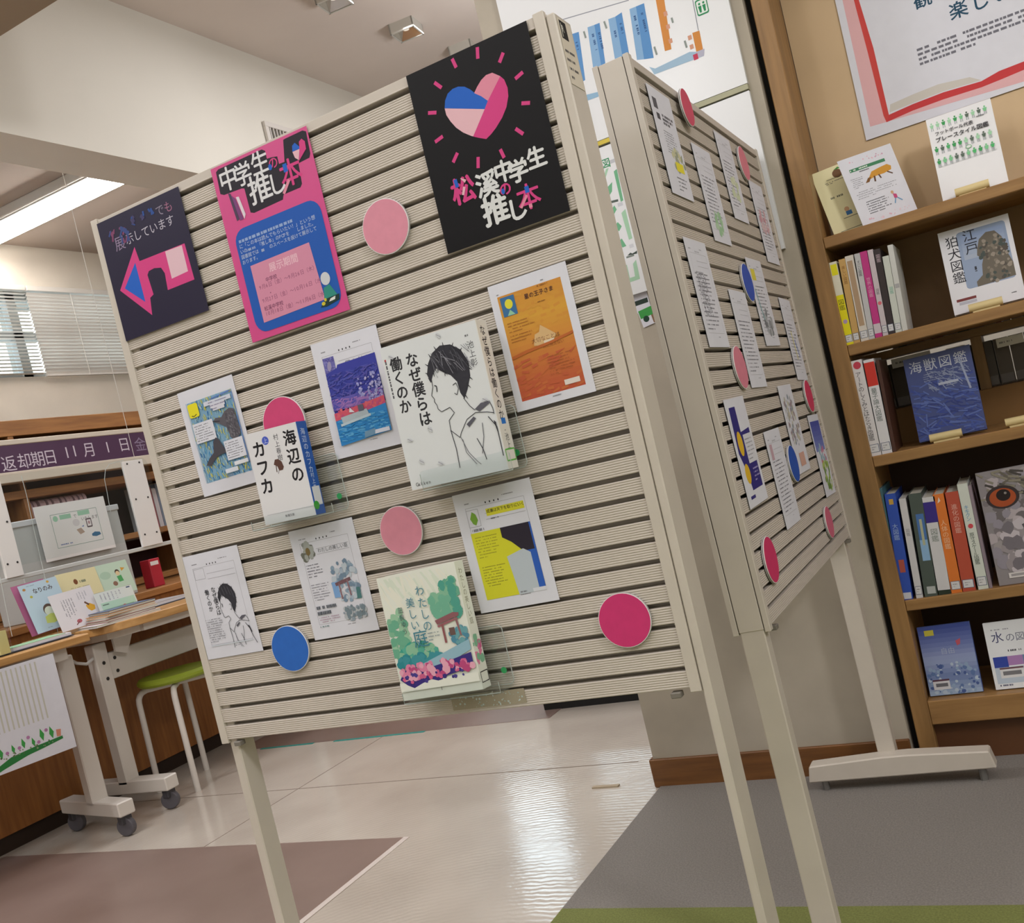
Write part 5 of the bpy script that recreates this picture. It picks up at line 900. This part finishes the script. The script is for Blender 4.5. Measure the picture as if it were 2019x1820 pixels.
# ------------------------------------------------------------------ window, blind, lamps, vent
wn = struct(link('window_1', None), 'window with bright panes behind the blind'); 
FRM = mat('window_frame', '#8f9290', .5)
zw0, zw1 = 2.075, 2.60
for y in (2.3, 3.02, 3.66, 4.050993994290357, 4.310792723661866, 5.3, 6.14): box('mullion', (-5.12, y, zw0), (-5.07, y+.06, zw1), FRM, wn)
for z in (zw0, zw0+.24, zw1-.05): box('window_bar', (-5.12, 2.3, z), (-5.07, 6.2, z+.04), FRM, wn)
box('pane', (-5.1, 2.3, zw0), (-5.096, 6.2, zw1), GLASS, wn)
OUT = mat('outside_wall', '#6f706c', .9)
o = MB().box(-7.6, 6.322571064613872, 0, -7.5, 12, 6).box(-7.6, 5.967094695784835, 0, -7.5, 6.086101120008175, 6).box(-7.6, 0, 3.2640576711573783, -7.5, 12, 6.2).build('neighbour_wall', OUT); tag(o, 'grey wall of the neighbouring building outside the window', 'building')
bl = thing('window_blind', 'closed pale slat blind covering the right part of the window', 'blind', (-4.97, 4.25, 0))
bsm = bpy.data.meshes.new('slat'); a_ = R(50)
yb_ = 4.115771494239236-4.25
def slat_b(y0, y1, a_): return [(math.cos(a_)*.0115*s_, y, math.sin(a_)*.0115*s_+z_) for y in (y0, y1) for s_, z_ in ((-1, 0), (1, 0), (1, .0008), (-1, .0008))]
bsm2 = bpy.data.meshes.new('slat'); bsm2.from_pydata(slat_b(-1.95, yb_-.01, R(6)), [], [(0, 1, 2, 3), (7, 6, 5, 4), (0, 4, 5, 1), (1, 5, 6, 2), (2, 6, 7, 3), (3, 7, 4, 0)]); bsm2.materials.append(mat('blind_slat', '#d9d6d0', .5))
bv = slat_b(yb_, 1.95, a_)
bsm.from_pydata(bv, [], [(0, 1, 2, 3), (7, 6, 5, 4), (0, 4, 5, 1), (1, 5, 6, 2), (2, 6, 7, 3), (3, 7, 4, 0)]); bsm.materials.append(mat('blind_slat', '#d9d6d0', .5))
for i in range(24): s_ = link('slat', bsm, bl); s_.location = (0, 0, 2.085+.0205*i)
bl2 = thing('window_blind', 'opened slat blind at the far left letting bright panes show through', 'blind', (-4.97, 4.25, 0))
for i in range(24): s_ = link('slat', bsm2, bl2); s_.location = (0, 0, 2.085+.0205*i)
box('head_rail', (-.02, -1.97, 2.575), (.02, yb_-.01, 2.605), mat('blind_rail', '#c9c6c0', .5), bl2, .002)
box('head_rail', (-.02, yb_, 2.575), (.02, 1.97, 2.605), mat('blind_rail', '#c9c6c0', .5), bl, .002); box('bottom_rail', (-.012, yb_, 2.068), (.012, 1.95, 2.078), mat('blind_rail', '#c9c6c0', .5), bl)
for y in (yb_+.3, yb_+.9, 1.2): MB().tube([(.014, y, 2.07), (.014, y, 2.58)], .0012, 5).build('ladder_cord', mat('cord_white', '#d6d3cc', .6), bl)
# fluorescent lamp in the soffit
lm = thing('fluorescent_lamp', 'bright fluorescent ceiling lamp over the counter at the left', 'lamp', (-4.35, 3.82, 2.86))
box('housing', (-.62, -.13, -.05), (.62, .13, 0), mat('lamp_housing', '#d6d2cd', .5), lm, .004)
box('reflector', (-.61, -.11, -.055), (.61, .11, -.05), W2, lm)
TUBE = mat('lamp_tube_glow', '#fff6ee', .5, emit=45)
for y in (-.04, .04): MB().tube([(-.59, y, -.075), (-.58, y, -.075), (.58, y, -.075), (.59, y, -.075)], .016, 10).build('tube', TUBE, lm, smooth=True)
# square downlights in the main ceiling
for i, (P, lb) in enumerate((((-2.7214, 5.2383), 'square ceiling downlight above the gap between the two posters'), ((-2.7644, 4.6024), 'square ceiling downlight cut by the top edge of the photo'), ((-2.6589, 5.8121), 'square ceiling downlight peeking over the black heart poster'))):
    d = thing('downlight', lb, 'ceiling light', (P[0], P[1], CZ), R(8), 'square ceiling downlights'); s_ = .075
    MB().box(-s_, -s_, -.06, -s_+.008, s_, 0).box(s_-.008, -s_, -.06, s_, s_, 0).box(-s_, -s_, -.06, s_, -s_+.008, 0).box(-s_, s_-.008, -.06, s_, s_, 0).build('shade', mat('light_shade', '#c9c6bd', .35), d)
    m_ = MB(); k = s_-.009; q = .025; m_.v = [(-k, -k, -.056), (k, -k, -.056), (k, k, -.056), (-k, k, -.056), (-q, -q, -.01), (q, -q, -.01), (q, q, -.01), (-q, q, -.01)]; m_.f = [(0, 1, 5, 4), (1, 2, 6, 5), (2, 3, 7, 6), (3, 0, 4, 7), (4, 5, 6, 7)]
    m_.build('reflector', mat('mirror_reflector', '#d9d6d0', .15, metal=.9), d); MB().prism(circle(.018, 16), -.03, -.012).build('bulb', mat('bulb_glow', '#e9dfd0', .5, emit=.6), d)
# high windows in the far wall that the glossy floor mirrors
for i, (x0, x1, z0, z1) in enumerate(((-7.2, -5.0, 2.62, 3.5), (-4.6, -3.8, 2.3, 2.5))):
    w_ = struct(link('window_%d' % (i+2), None), ('high bright window in the far wall', 'low narrow window in the far wall')[i])
    for k in range(3 if i == 0 else 2): xx = x0+(x1-x0-.05)*k/(2 if i == 0 else 1); box('mullion', (xx, 9.02, z0), (xx+.05, 9.07, z1), FRM, w_)
    box('pane', (x0, 9.04, z0), (x1, 9.044, z1), GLASS, w_)
# air vent in the upper wall
Pv = (4.706, 3.1507)
v = thing('air_vent', 'white louvred air vent in the upper wall over the counter', 'vent', (-3.478, Pv[0]+.36, Pv[1]-.22))
for a, b in (((0, -.36, .19), (.02, .36, .22)), ((0, -.36, -.22), (.02, .36, -.19)), ((0, -.36, -.19), (.02, -.33, .19)), ((0, .33, -.19), (.02, .36, .19))): box('vent_frame', a, b, WHITE_METAL, v, .002)
box('vent_back', (.0005, -.33, -.19), (.003, .33, .19), mat('vent_dark', '#2f2b28', .8), v)
for i in range(22): box('louvre', (.004, -.32+.029*i, -.19), (.016, -.32+.029*i+.008, .19), WHITE_METAL, v)
